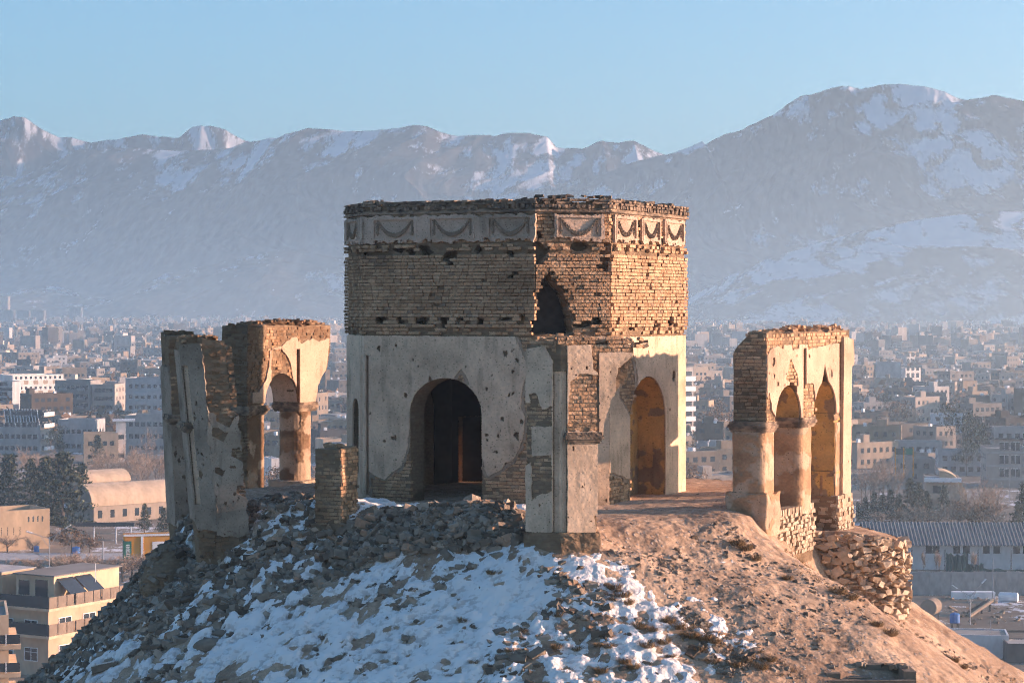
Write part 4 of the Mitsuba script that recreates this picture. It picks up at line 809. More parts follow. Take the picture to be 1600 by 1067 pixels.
x, y = hit(330, 1000); v, f = weathered(m3.Manifold.sphere(.5, 20).scale((1.0, .7, .45)), 12, .14, .12, sc=.9); single('boulder', 'large dark earth covered boulder in the snow at lower left', 'boulder', 'rubble', v + [x, y, hz(x, y) + .02], f)
# stone lined pit at the lower right edge
pit = root('stone_pit', 'open stone lined pit with slabs at the bottom right edge', 'pit'); x, y = hit(1356, 1062, 45, 90); z = float(hz(x, y))
for i, (cx, cy, hx, hy, h0, h1, lab) in enumerate([(-.95, .1, .18, .5, -.3, .16, 'slab'), (0, .55, 1.1, .14, -.3, .26, 'slab'), (1.02, .05, .16, .5, -.3, .22, 'slab'), (0, -.55, 1.15, .14, -.4, .02, 'slab'), (-.25, -.05, .32, .25, -.25, .04, 'slab')]):
    v, f = weathered(m3.Manifold.cube((2 * hx, 2 * hy, h1 - h0), True), 14 + i, .03, .12); MB().add(v + [x + cx, y + cy, z + (h0 + h1) / 2], f, (.4, .35)).put(pit + '__slab', 'rubble')
Rp = rng(5)
for i in range(16): 
    w, f, u = place_rock(Rp, 0, 0, Rp.uniform(.08, .17)); a_ = Rp.uniform(0, 3.14); MB().add(w + [x + math.cos(a_) * 1.0, y + .5 * math.sin(a_), z + .24], f, u).put(pit + '__stone', 'rubble')
# the round retaining wall and its stones
rw = root('retaining_wall', 'sunlit round retaining wall of rough stones below the right arcade', 'wall')
cx, cy, rr = BCX, BCY, BR + .04
v, f = weathered(m3.Manifold.cylinder(4.6, rr - .10, rr - .16, 48).translate((cx, cy, -6.0)), 131, .07, .16, topfn(-1.30, .1, 3, lambda x, y: -.20 * np.maximum(x - 10.9, 0))); cr = MB().add(v, f).put(rw + '__core', 'soil')
Rw = rng(132); items = []
for row in range(28):
    z = -5.6 + row * 0.165
    ang = math.radians(-172) + Rw.uniform(0, .2)
    while ang < math.radians(40):
        w = Rw.uniform(.07, .20); a = ang + w / rr; ang += 2 * w / rr * .92
        zz = z + Rw.uniform(-.09, .09); top = -1.16 - .20 * max(cx + rr * math.cos(a) - 10.9, 0)
        if zz > top - .02 or Rw.random() < .05: continue
        vv, ff = ROCKS[Rw.integers(40)] if Rw.random() < .65 else (lambda b: (b[0] * [1, 1.3, 2.1], b[1]))(BATS[Rw.integers(24)]); vv = vv + Rw.uniform(-.16, .16, vv.shape); rad, tan = np.array([math.cos(a), math.sin(a), 0]), np.array([-math.sin(a), math.cos(a), 0])
        th_ = Rw.uniform(-.6, .6); vv = vv @ np.array([[math.cos(th_), 0, math.sin(th_)], [0, 1, 0], [-math.sin(th_), 0, math.cos(th_)]])
        loc = vv * [w * 1.05, .17, Rw.uniform(.07, .14)]; V = np.outer(loc[:, 0], tan) + np.outer(loc[:, 1], rad) + np.outer(loc[:, 2], [0, 0, 1]) + np.array([cx, cy, zz]) + rad * (rr - .06 + Rw.uniform(-.08, .12))
        face = max(-(rad @ np.array([cx, cy, 0]) / 76), 0) + .15; items.append((w * face * (1 if zz > -4.2 else .1), V, ff, (float(Rw.uniform(0, 1)), float(Rw.uniform(.35, .95)))))
items.sort(key=lambda t: -t[0])
for s, V, ff, u in items[:240]: MB().add(V, ff, u).put(rw + '__stone', 'stone')
mb = MB(); [mb.add(V, ff, u) for s, V, ff, u in items[240:]]; stuff(mb.put(rw + '__stonework', 'stone'))
# dark crag of old masonry on the left shoulder
cg = root('retaining_wall', 'shaded remnant of rough stone retaining wall on the left shoulder of the hill', 'wall')
x, y = hit(240, 930); v, f = weathered(m3.Manifold.sphere(1.0, 28).scale((.85, 1.4, 1.25)).translate((x + .35, y + .9, float(hz(x, y)) + .15)), 141, .22, .16, sc=.9); cr = MB().add(v, f).put(cg + '__core', 'core')
tm = trimesh.Trimesh(v, f); Rc = rng(142); pts, fi_ = trimesh.sample.sample_surface(tm, 130, seed=5)
for p_, q_ in zip(pts, fi_):
    w, f2_, u = place_rock(Rc, 0, 0, Rc.uniform(.07, .2)); MB().add(w + p_, f2_, (u[0], u[1] * .8)).put(cg + '__stone', 'rubble')

# dry grass
scene['straw_look'] = {'type': 'twosided', 'bsdf': {'type': 'principled', 'base_color': P(lambda p, n, uv: mk.mix((0.16, 0.10, 0.055), (0.38, 0.27, 0.15), uv.x) * (0.5 + uv.y)), 'roughness': 0.9, 'specular': 0.1}}
def tuft(R, r, h, n):
    m = MB()
    for i in range(n):
        a = R.uniform(0, 6.283); q = r * math.sqrt(R.random()) * .6; b = np.array([q * math.cos(a), q * math.sin(a), -.03]); l = h * R.uniform(.45, 1.1); o = np.array([math.cos(a), math.sin(a), 0]) * R.uniform(.2, 1.0) * r + R.uniform(-.3, .3, 3) * [r, r, 0]
        s = np.cross(o + [0, 0, .1], [0, 0, 1]); s = s / (np.linalg.norm(s) + 1e-9) * R.uniform(.004, .008); mid = b + o * .45 + [0, 0, l * .7]; tip = b + o + [0, 0, l * R.uniform(.75, 1)]
        m.add([b - s, b + s, mid + s * .7, mid - s * .7, tip], [[0, 1, 2], [0, 2, 3], [3, 2, 4]], (float(R.random()), float(R.uniform(.1, .7))))
    return m.arrays()
RT = rng(9); TUFTS = []
for i in range(8):
    v, f, u = tuft(RT, .22, .20, 240); TUFTS.append(mikit.ply((v, f), 'straw_look', False, uv=u))
spots = [(600, 1012, 1.0), (725, 968, 1.1), (872, 964, 1.1), (905, 940, .7), (768, 908, .9), (870, 1012, .9), (900, 1010, 1.0), (935, 1014, .8), (950, 1020, .9), (885, 1052, 1.0), (1000, 985, 1.2), (1020, 990, 1.0), (1010, 1018, 1.4), (1035, 1010, 1.3), (975, 1040, 1.3), (990, 1050, 1.1), (940, 1052, 1.2), (960, 930, 1.3), (972, 940, 1.5), (980, 950, 1.2), (955, 945, 1.0),
         (1045, 975, 1.1), (1060, 985, 1.3), (1080, 1000, 1.4), (1100, 1005, 1.3), (1115, 1012, 1.2), (1090, 1018, 1.3), (1112, 1040, 1.1), (1150, 1050, 1.2), (1165, 1040, 1.0), (1190, 1055, 1.2), (1048, 1030, .8), (1205, 1040, 1.0), (620, 1030, .6), (540, 1020, .6), (795, 1025, .7), (820, 985, .7), (740, 1040, .8), (700, 1055, .8), (1150, 848, 1.5), (1165, 856, 1.4), (1180, 868, 1.2), (1310, 935, 1.5), (1330, 945, 1.4), (1390, 1000, 1.5), (1300, 905, 1.1), (1490, 1040, 1.2), (1230, 900, 1.0), (1505, 1050, 1.1), (1370, 985, 1.2)]
for i, (px_, py_, s) in enumerate(spots):
    x, y = hit(px_, py_); k = numbered('grass_tuft'); z = float(hz(x, y)) + (.03 if px_ < 1040 else 0)
    scene[k] = {**TUFTS[i % 8], 'to_world': T().translate([x, y, z]).rotate([0, 0, 1], i * 47).scale([s, s, s * .8])}
    inb = px_ < 1040
    zone = ('left of the bottom centre' if px_ < 700 else 'at the bottom centre' if px_ < 860 else 'below the front pier' if py_ < 960 else 'right of the bottom centre' if px_ < 960 else 'near the right snow edge') if inb else ('at the right snow edge' if px_ < 1125 else 'beside the right arcade pedestal' if py_ < 880 else 'low at the lower right' if px_ < 1240 or px_ > 1380 else 'on the middle of the right slope')
    labels[k] = {'label': ('brown tuft of dry grass poking through the snow ' if inb else 'dry straw coloured tuft on bare soil ') + zone + (', larger' if s > 1.05 else ', smaller'), 'category': 'grass tuft', 'group': 'tufts in the snow' if inb else 'tufts on the bare slope'}
mb = MB(); Rg = rng(15); G1 = ground_poly((1040, 950), (1120, 980), (1260, 1067), (1130, 1067), (1060, 1000)); G2 = ground_poly((1180, 880), (1290, 900), (1430, 985), (1590, 1067), (1300, 1067), (1150, 960)); G3 = ground_poly((860, 990), (1000, 960), (1120, 1000), (1100, 1067), (860, 1067))
for poly, n in ((G1, 260), (G2, 420), (G3, 90)):
    x0, y0, x1, y1 = poly.bounds; X, Y = Rg.uniform(x0, x1, n * 6), Rg.uniform(y0, y1, n * 6); ok = shapely.contains_xy(poly, X, Y) & (fb(X, Y, 0, .8, 3, 12) > .47); X, Y = X[ok][:n], Y[ok][:n]; Zg = hz(X, Y)
    for x, y, z in zip(X, Y, Zg): v, f, u = tuft(Rg, .10, .10, 16); mb.add(v + [x, y, z], f, u)
stuff(mb.put('dry_grass', 'straw'), 'sparse dry grass on the slope')

# ---------------------------------------------------------------- the city
def solid(key, rgb, rough=0.8, spec=0.2, var=0.25, sc=1.5, **kw):
    principled(key, lambda p, n, uv: mi.Color3f(*rgb) * (1 - var + 2 * var * mk.fbm(p.x * sc, p.y * sc, p.z * sc * .5, 4)), rough, spec)
solid('orange_paint', (0.62, 0.27, 0.02), .55, .3, .12); solid('green_paint', (0.02, 0.16, 0.10), .55, .3, .15); solid('white_paint', (0.74, 0.74, 0.74), .6, .3, .12)
solid('blue_plastic', (0.05, 0.16, 0.42), .45, .4, .1); solid('dark_metal', (0.05, 0.055, 0.06), .6, .3, .2); solid('grey_metal', (0.30, 0.31, 0.32), .55, .4, .25)
solid('rusty_steel', (0.22, 0.17, 0.13), .8, .2, .35); solid('concrete', (0.33, 0.32, 0.31), .9, .15, .3); solid('shade_net', (0.02, 0.075, 0.085), .9, .1, .3)
solid('corrugated_sheet', (0.15, 0.155, 0.16), .6, .3, .3, .5); solid('bark', (0.16, 0.125, 0.10), .95, .1, .3)
scene['twig_look'] = {'type': 'twosided', 'bsdf': {'type': 'principled', 'base_color': P(lambda p, n, uv: mk.mix((0.20, 0.145, 0.105), (0.46, 0.34, 0.25), uv.x) * (0.6 + 0.8 * uv.y)), 'roughness': 0.95, 'specular': 0.05}}
scene['needle_look'] = {'type': 'twosided', 'bsdf': {'type': 'principled', 'base_color': P(lambda p, n, uv: mk.mix((0.020, 0.030, 0.020), (0.075, 0.078, 0.045), uv.x) * (0.6 + 0.8 * uv.y)), 'roughness': 0.9, 'specular': 0.1}}
scene['russet_leaf_look'] = {'type': 'twosided', 'bsdf': {'type': 'principled', 'base_color': P(lambda p, n, uv: mk.mix((0.10, 0.065, 0.04), (0.25, 0.145, 0.075), uv.x) * (0.6 + 0.8 * uv.y)), 'roughness': 0.9, 'specular': 0.1}}
taken = []
class House:
    """a rectangular building; o = base of the left end of its front, az = azimuth of the front's normal, w wide, d deep, h high"""
    def __init__(s, key, x, y, az, w, d, h, hue, tone, z=PLAIN, parapet=.6, roofmat='flat_roof', wallmat='house_wall'):
        s.key, s.w_, s.d_, s.h, s.z, s.uv = key, w, d, h, z, (hue, tone)
        a = math.radians(az); s.ex, s.ey = np.array([math.cos(a), math.sin(a), 0]), np.array([-math.sin(a), math.cos(a), 0]); s.o = np.array([x, y, z])
        taken.append((*(s.o + s.ex * w / 2 + s.ey * d / 2)[:2], 0.5 * math.hypot(w, d)))
        m = MB(); t = .22; hp = h - parapet
        s.box(m, 0, w, 0, d, -1.0, hp - .01)
        if parapet > 0:
            for q in ((0, w, 0, t), (0, w, d - t, d), (0, t, t, d - t), (w - t, w, t, d - t)): s.box(m, *q, hp - .01, h)
        s.wall = m.put(key + '__wall', wallmat)
        if parapet > 0:
            m = MB(); R = rng(int(abs(x * 7 + y))); s.box(m, t, w - t, t, d - t, hp - .008, hp + .03, (R.random(), R.random())); s.roof = m.put(key + '__roof', roofmat)
    def box(s, m, x0, x1, y0, y1, z0, z1, uv=None):
        return m.hexa(s.o + s.ex * (x0 + x1) / 2 + s.ey * (y0 + y1) / 2 + np.array([0, 0, (z0 + z1) / 2]), s.ex * (x1 - x0) / 2, s.ey * (y1 - y0) / 2, (0, 0, (z1 - z0) / 2), uv or s.uv)
    def side(s, f, a, b, z0, z1, d0, d1, m, uv=None):
        """a block on face f (F front, R right, L left, B back) from a to b along it, standing d0..d1 proud"""
        if f == 'F': return s.box(m, a, b, -d1, -d0, z0, z1, uv)
        if f == 'B': return s.box(m, a, b, s.d_ + d0, s.d_ + d1, z0, z1, uv)
        if f == 'R': return s.box(m, s.w_ + d0, s.w_ + d1, a, b, z0, z1, uv)
        return s.box(m, -d1, -d0, a, b, z0, z1, uv)
    def part(s, name, mat, blocks, uv=None, parent=None):
        m = MB()
        for b in blocks: s.side(*b, m, uv)
        return m.put((parent or s.key) + '__' + name, mat)
    def windows(s, f, n, floors, zf, fh, ww=1.3, wh=1.35, sill=.95, mode='part', frame='white_paint', m0=.8, skip=0.0, seed=1):
        L = s.w_ if f in 'FB' else s.d_; R = rng(seed); st = (L - 2 * m0) / max(n, 1); acc, accf = MB(), MB()
        for fl in range(floors):
            for i in range(n):
                if R.random() < skip: continue
                c = m0 + st * (i + .5); z0 = zf + fl * fh + sill
                if mode == 'part':
                    k = s.part('window', 'window_glass', [(f, c - ww / 2, c + ww / 2, z0, z0 + wh, -.02, .015)])
                    t = .09; fr = MB()
                    for q in ((c - ww / 2 - t, c + ww / 2 + t, z0 - t, z0), (c - ww / 2 - t, c + ww / 2 + t, z0 + wh, z0 + wh + t), (c - ww / 2 - t, c - ww / 2, z0, z0 + wh), (c + ww / 2, c + ww / 2 + t, z0, z0 + wh), (c - .035, c + .035, z0, z0 + wh), (c - ww / 2, c - .035, z0 + wh * .66, z0 + wh * .66 + .06), (c + .035, c + ww / 2, z0 + wh * .66, z0 + wh * .66 + .06)): s.side(f, *q, .0, .07, fr)
                    fr.put(k + '__frame', frame)
                else:
                    s.side(f, c - ww / 2, c + ww / 2, z0, z0 + wh, -.02, .02, acc); s.side(f, c - ww / 2 - .1, c + ww / 2 + .1, z0 - .14, z0 - .02, 0, .12, accf); s.side(f, c - ww / 2 - .1, c + ww / 2 + .1, z0 + wh + .02, z0 + wh + .12, 0, .10, accf)
        return acc, accf
def house(name, lab, cat, *a, group=None, **k):
    return House(root(name, lab, cat, group), *a, **k)
def zpx(py, d): return EYE - (py - HOR) * d / 3500
def xpx(px, d): return (px - 800) * d / 3500
def joined_windows(H, faces, floors, fh, seed, **kw):
    A, B = MB(), MB()
    for f, n in faces:
        a, b = H.windows(f, n, floors, 0.2, fh, mode='mass', seed=seed + ord(f), **kw)
        for src, dst in ((a, A), (b, B)):
            if src.v: v, ff, u = src.arrays(); dst.add(v, ff, u)
    k = A.put(H.key + '__windows', 'window_glass')
    if k: stuff(k)
    k = B.put(H.key + '__sills', 'house_wall')
    if k: stuff(k)

# --- lower left: the apartment house under the hill
H = house('apartment_house', 'cream apartment house with dark balcony bands at the lower left', 'building', -72.0, 283.7, -30, 17.4, 24, 8.25, .9, .54, parapet=.15)
fh = 3.3
for i, z0 in enumerate((8.45, 5.1)):
    H.part('balcony_floor', 'house_wall', [('F', -1.1, 18.5, z0 - .55, z0 - .2, 0, 1.1), ('R', 0, 24, z0 - .55, z0 - .2, 0, 1.1)], (.95, .62))
    bl = H.part('balcony_rail', 'dark_metal', [('F', -1.0, 18.4, z0 - .2, z0 + 1.25, .95, 1.03)])
    for q in range(15):
        if q % 3 != 2: H.part('balcony_panel', 'rusty_steel', [('R', -1.0 + q * 1.65, -1.0 + q * 1.65 + 1.5, z0 - .2, z0 + 1.2, .96, 1.04)])
        else: H.part('balcony_panel', 'rusty_steel', [('R', -1.0 + q * 1.65, -1.0 + q * 1.65 + 1.2, z0 - .2, z0 + 1.2, .96, 1.04)])
H.windows('F', 4, 2, .9, 3.4, 2.0, 1.5, .7, seed=3); H.windows('R', 5, 2, .9, 3.4, 2.2, 1.9, .5, seed=4)
pth = H.box(MB(), 9.8, 16.0, 2.6, 15, 8.2, 11.7, (.98, .66)).put(H.key + '__penthouse', 'house_wall')
m = MB(); H.box(m, 10.3, 12.0, 2.52, 2.62, 9.2, 11.0); m.put(pth + '__window', 'window_glass'); m = MB(); H.box(m, 13.0, 15.0, 2.52, 2.62, 8.4, 11.2); m.put(pth + '__window', 'window_glass')
H.box(MB(), 9.5, 16.3, 2.3, 15.3, 11.7, 11.85, (.4, .2)).put(pth + '__roof', 'flat_roof')
sh = root('brick_shed', 'orange brick shed on the roof of the cream apartment house', 'shed'); m = MB(); H.box(m, -1, 7.0, 3, 9, 8.2, 11.6, (1, .52)); m.put(sh + '__wall', 'house_wall'); m = MB(); H.box(m, -1.2, 7.2, 2.8, 9.2, 11.62, 11.75); m.put(sh + '__roof', 'concrete')
def tank(name, lab, c, r, h, mat, axis='z', legs=0.6, yaw=0.0, cat='water tank', group=None):
    th = root(name, lab, cat, group); prof = np.array([[0, 0], [r * .96, 0], [r, .05 * h], [r, .30 * h], [r * 1.03, .33 * h], [r, .36 * h], [r, .64 * h], [r * 1.03, .67 * h], [r, .70 * h], [r, .88 * h], [r * .8, .96 * h], [r * .28, h], [r * .28, h * 1.06], [0, h * 1.06]])
    if axis == 'x': prof = np.array([[0, 0], [r * .6, .0], [r, .05 * h], [r, .95 * h], [r * .6, h], [0, h]])
    t = trimesh.creation.revolve(prof, sections=20); v = np.array(t.vertices)
    if axis == 'x': v = np.column_stack([v[:, 2] - h / 2, v[:, 0], v[:, 1] + r]); cy, sy = math.cos(yaw), math.sin(yaw); v = np.column_stack([v[:, 0] * cy - v[:, 1] * sy, v[:, 0] * sy + v[:, 1] * cy, v[:, 2]])
    MB().add(v + c + [0, 0, legs], t.faces).put(th + '__tank', mat, False)
    if legs > 0:
        for i in (-1, 1):
            for j in (-1, 1):
                q = np.array([i * r * .6, j * r * .6]) if axis == 'z' else np.array([i * h * .36 * math.cos(yaw) - j * r * .6 * math.sin(yaw), i * h * .36 * math.sin(yaw) + j * r * .6 * math.cos(yaw)])
                MB().hexa(np.array([c[0] + q[0], c[1] + q[1], c[2] + (legs + r * .12) / 2]), (.07, 0, 0), (0, .07, 0), (0, 0, (legs + r * .2) / 2)).put(th + '__leg', 'rusty_steel')
        if axis == 'z': MB().bx(c[0] - r, c[0] + r, c[1] - r, c[1] + r, c[2] + legs - .08, c[2] + legs).put(th + '__platform', 'rusty_steel')
    return th
p_ = H.o + H.ex * 2.6 + H.ey * 5.5; tank('water_tank', 'large white water tank on the brick shed roof at far left', p_ + [0, 0, 11.75], .85, 1.9, 'white_paint', legs=.25)
for i in range(2):
    sp = root('solar_panel', ('left' if i == 0 else 'right') + ' one of two dark solar panels on the apartment house roof', 'solar panel'); m = MB(); e1 = H.ey * 1.5; e2 = (H.ex * 1.0 + np.array([0, 0, -.75])) * 1.3; c = H.o + H.ex * 17.0 + H.ey * (4.6 + 3.3 * i) + [0, 0, 10.6]
    nn = np.cross(e1, e2); nn = nn / np.linalg.norm(nn) * .03; m.hexa(c, e1, e2, nn); m.put(sp + '__panel', 'window_glass'); m = MB()
    for sg in (-1, 1): m.tube([c + e1 * sg * .9 - e2 * .9, c + e1 * sg * .9 - e2 * .9 - [0, 0, 2.0]], .035, 4)
    stuff(m.put(sp + '__stand', 'grey_metal'))
MB().tube([H.o + H.ex * 17.2 + H.ey * 9 + [0, 0, 8.2], H.o + H.ex * 17.2 + H.ey * 9 + [0, 0, 12.8]], .06, 5).put('roof_pole', 'white_paint'); labels['roof_pole'] = {'label': 'thin white pole on the roof edge of the cream apartment house', 'category': 'pole'}
H = house('balcony_block', 'block with glazed balconies cut by the lower left picture edge', 'building', -66.0, 229, 14, 14.2, 12, 13.2, .9, .6)
for i in range(4):
    z0 = 12.0 - i * 2.9
    H.part('balcony_floor', 'house_wall', [('R', -1.2, 12, z0 - 2.2, z0 - 1.75, 0, 1.0), ('F', 9.5, 15.4, z0 - 2.2, z0 - 1.75, 0, 1.2)], (.98, .55))
    for q in range(4): k = H.part('balcony_glazing', 'window_glass', [('F', 9.6 + q * 1.45, 10.95 + q * 1.45, z0 - 1.65, z0 - .7, 1.05, 1.1)]); H.part('frame', 'white_paint', [('F', 9.5 + q * 1.45, 9.6 + q * 1.45, z0 - 1.75, z0 - .6, 1.04, 1.15)], None, k)
# brick compound
H = house('brick_compound', 'tan brick compound building with a snowy roof at left', 'building', -100.5, 411, 33, 16.5, 10, 7.4, 1.0, .46, parapet=1.3)
for i in range(4): H.part('vent_slot', 'dark_metal', [('F', 12.2 + i * .9, 12.5 + i * .9, 5.1, 6.1, -.05, .01)])
for i in range(9): H.part('crack_slot', 'dark_metal', [('F', 1.0 + i * 1.2, 1.12 + i * 1.2, 2.8, 4.3, -.05, .01)])
m = MB(); H.box(m, .3, 12.5, .5, 8, 6.16, 6.24); m.put(H.key + '__snow_patch', 'snow')
# vaulted halls
def hall(lab, x, y, az, length, width, wall_h, rise, tone):
    th = root('vaulted_hall', lab, 'building'); a = math.radians(az); ex, ey = np.array([math.cos(a), math.sin(a), 0]), np.array([-math.sin(a), math.cos(a), 0]); o = np.array([x, y, PLAIN]); taken.append((x + ex[0] * length / 2, y + ex[1] * length / 2, length * .6))
    m = MB(); m.hexa(o + ex * length / 2 + ey * width / 2 + [0, 0, wall_h / 2 - .5], ex * length / 2, ey * width / 2, (0, 0, wall_h / 2 + .5), (.75, tone))
    t = np.linspace(0, math.pi, 17); ring = np.array([ey * (width / 2 - width / 2 * math.cos(q)) + np.array([0, 0, wall_h + rise * math.sin(q)]) for q in t])
    for e in (0.0, length): m.add(np.vstack([ring + o + ex * e, [o + ex * e + ey * width / 2 + [0, 0, wall_h]]]), [[i, i + 1, 17] for i in range(16)], (.6, tone * .8))
    m.put(th + '__wall', 'house_wall'); t2 = ring * 1.0
    r = MB(); V = []
    for e in np.linspace(-.4, length + .4, 12): V.append(ring * [1.0, 1.0, 1.0] + o + ex * e + [0, 0, .06])
    V = np.vstack(V); r.add(V, [[i * 17 + j, i * 17 + j + 1, (i + 1) * 17 + j + 1, (i + 1) * 17 + j] for i in range(11) for j in range(16)], (.9, .55)); r.put(th + '__roof', 'house_wall', True)
    w = MB()
    for i in range(int(length / 3)):
        c = o + ex * (1.5 + i * 3.0) + [0, 0, wall_h * .55]; MB().hexa(c - ey * .02, ex * .5, ey * .04, (0, 0, .8)).put(th + '__window', 'window_glass')
hall('long tan barrel vaulted hall behind the left arcade', -87.0, 466, 42, 26, 9.5, 3.6, 4.4, .40)
hall('smaller barrel vaulted hall behind the dark pine', -96.5, 505, 42, 12, 8, 5.4, 2.6, .5)
# kiosk
kx, ky = xpx(194, 392), 392.0
H = house('kiosk', 'orange and green kiosk with white shutters beside the left pier', 'kiosk', kx, ky, 14, 9.5, 3.0, 5.3, .9, .5, parapet=.2, wallmat='orange_paint')
H.part('green_panel', 'green_paint', [('F', 0, 1.25, 0, 4.2, 0, .12), ('L', 0, 3.0, 0, 4.2, 0, .05)]); H.part('cornice', 'white_paint', [('F', -.1, 9.6, 5.02, 5.35, .0, .2)])
H.part('white_column', 'white_paint', [('F', 2.9, 3.3, 1.2, 5.0, .0, .18)]); H.part('dark_base', 'blue_plastic', [('F', 2.9, 3.3, 0, 1.15, .0, .19)]); sh = H.part('shutter', 'white_paint', [('F', 4.9, 9.1, .9, 4.0, .0, .06)])
for i in range(9): H.part('slat', 'white_paint', [('F', 4.95, 9.05, 1.0 + i * .33, 1.25 + i * .33, .06, .10)], None, sh)
for i in range(7): H.part('louvre', 'white_paint', [('F', .3, .95, 1.5 + i * .32, 1.68 + i * .32, .12, .16)])
for i in range(3): H.part('roof_post', 'orange_paint', [('F', .1 + i * .6, .45 + i * .6, 4.3, 5.0, .2, .35)])
# lane, barrels, gantry, lamps
def lane(key, px0, px1, py0, py1, mat, h=.12):
    d0, d1 = (EYE - PLAIN) * 3500 / (py1 - HOR), (EYE - PLAIN) * 3500 / (py0 - HOR); m = MB(); m.add([[xpx(px0, d0), d0, PLAIN + h + .5], [xpx(px1, d0), d0, PLAIN + h + .5], [xpx(px1, d1), d1, PLAIN + h + .5], [xpx(px0, d1), d1, PLAIN + h + .5], [xpx(px0, d0), d0, PLAIN - 1], [xpx(px1, d0), d0, PLAIN - 1], [xpx(px1, d1), d1, PLAIN - 1], [xpx(px0, d1), d1, PLAIN - 1]], [[0, 1, 2, 3], [4, 5, 1, 0], [5, 6, 2, 1], [6, 7, 3, 2], [7, 4, 0, 3]], (.5, .6)); return struct(m.put(key, mat))
lane('road', -40, 200, 869, 880, 'concrete')
def barrel(lab, px, py, r, h, d): tank('water_barrel', lab, np.array([xpx(px, d), d, PLAIN + .6]), r, h, 'blue_plastic', legs=0, cat='barrel')
barrel('blue plastic barrel by the lane beside the russet bush', 119, 866, .75, 1.25, 405); barrel('smaller blue barrel by the lane left of the street lamp', 57, 864, .5, 1.1, 408)
gt = root('pipe_gantry', 'dark overhead pipe gantry on posts in front of the vaulted hall', 'gantry'); d = 428.
MB().bx(xpx(118, d), xpx(210, d), d - .3, d + .3, zpx(822, d), zpx(816, d)).put(gt + '__beam', 'dark_metal')
for px_ in (147, 181, 205): MB().bx(xpx(px_, d) - .12, xpx(px_, d) + .12, d - .12, d + .12, PLAIN - .5, zpx(822, d)).put(gt + '__post', 'white_paint')
def lamp(lab, px, ptop, d, arms, zb=PLAIN):
    th = root('street_lamp', lab, 'street lamp'); x = xpx(px, d); zt = zpx(ptop, d); MB().tube([[x, d, zb - .5], [x, d, zt]], [.12, .07], 6).put(th + '__pole', 'grey_metal')
    for ax, az_ in arms:
        e = np.array([x + ax, d, zt + az_]); MB().tube([[x, d, zt - .3], e], .05, 5).put(th + '__arm', 'grey_metal'); MB().tube([[x, d, zt - 1.6], [x + ax * .45, d, zt - .3 + az_ * .45]], .035, 4).put(th + '__brace', 'grey_metal')
        u = (e - [x, d, zt - .3]); u /= np.linalg.norm(u); MB().hexa(e + u * .35, u * .45, (0, .16, 0), np.cross(u, [0, 1, 0]) * .07).put(th + '__lamp_head', 'white_paint')
lamp('double armed street lamp standing by the lane at left', 77, 838, 330, ((-2.6, .55), (2.5, 1.3)))
lamp('double armed street lamp in the dirt yard at lower right', 1516, 928, 318, ((-1.9, .9), (1.7, 1.6)))
def pole(lab, px, p0, p1, d, mat='grey_metal', r=.08): k = MB().tube([[xpx(px, d), d, max(zpx(p1, d), PLAIN - .5)], [xpx(px, d), d, zpx(p0, d)]], r, 5).put('pole', mat); labels[k] = {'label': lab, 'category': 'pole'}; return k
pole('slim grey pole in front of the grey yard wall', 1551, 872, 938, 345); pole('thin white pole just right of the right arcade', 1336, 790, 815, 430, 'white_paint', .09); pole('short utility pole in front of the kiosk', 161, 845, 878, 380, 'grey_metal', .1)
pole('tall thin pole beside the brown apartment block', 1577, 738, 790, 520, 'grey_metal', .07)

# --- left middle distance
d = 905.; H = house('hotel', 'long white hotel with rows of small windows and checkered panels at left', 'building', xpx(20, d), d, 38, 22.5, 14, zpx(586, d) - PLAIN, .35, .82)
fh = 4.15
for fl in range(4):
    z0 = 1.4 + fl * fh
    for i in range(10):
        H.part('window', 'window_glass', [('F', 1.0 + i * 2.15, 2.0 + i * 2.15, z0 + 2.1, z0 + 3.2, -.02, .02)])
        H.part('panel', 'house_wall', [('F', .5 + i * 2.15, 2.5 + i * 2.15, z0, z0 + 1.6, 0, .06 + .05 * (i % 2))], (.85, .42) if (i + fl) % 2 else (.4, .8))
    H.part('ledge', 'white_paint', [('F', -.3, 22.8, z0 + 1.65, z0 + 1.9, 0, .35)])
H = house('office_block', 'grey office block with dark bands at the left picture edge', 'building', xpx(-14, 890), 890, -4, 8.6, 12, 15.5, .1, .42)
for i in range(3): H.part('dark_band', 'dark_metal', [('F', 0, 8.6, 4 + 4 * i, 5.2 + 4 * i, -.03, .04)]); H.part('window', 'window_glass', [('F', 3.6, 6.6, 5.9 + 4 * i, 7.4 + 4 * i, -.02, .03)])
d = 690.; H = house('pergola_building', 'building with a slanted white slatted pergola on its roof at left', 'building', xpx(-6, d), d, -12, 14.6, 9, zpx(663, d) - PLAIN, .3, .42)
joined_windows(H, (('F', 7), ('R', 3)), 4, 3.6, 3, ww=1.3)
for i in range(4): H.part('balcony', 'white_paint', [('R', .5, 8.0, 1.2 + 3.5 * i, 2.3 + 3.5 * i, .9, 1.1)], (.5, .7)); H.part('balcony_floor', 'house_wall', [('R', .5, 8, .95 + 3.5 * i, 1.2 + 3.5 * i, 0, 1.1)], (.9, .6))
pg = H.key; m = MB(); c0 = H.o + [0, 0, H.h]; q = [c0 + H.ex * .2 + H.ey * 7, c0 + H.ex * 14.4 + H.ey * 7]; 
m.add(np.array([q[0], q[1], q[1] - H.ex * 1.2 + [0, 0, 4.4], q[0] - H.ex * 1.2 + [0, 0, 4.4]]), [[0, 1, 2, 3]]); m.put(pg + '__pergola_screen', 'dark_metal')
for i in range(12): b = c0 + H.ex * (3.0 + i * 1.0) + H.ey * .6; MB().tube([b, b + H.ey * 6.2 - H.ex * 3.6 + [0, 0, 4.5]], .11, 4).put(pg + '__pergola_bar', 'white_paint')
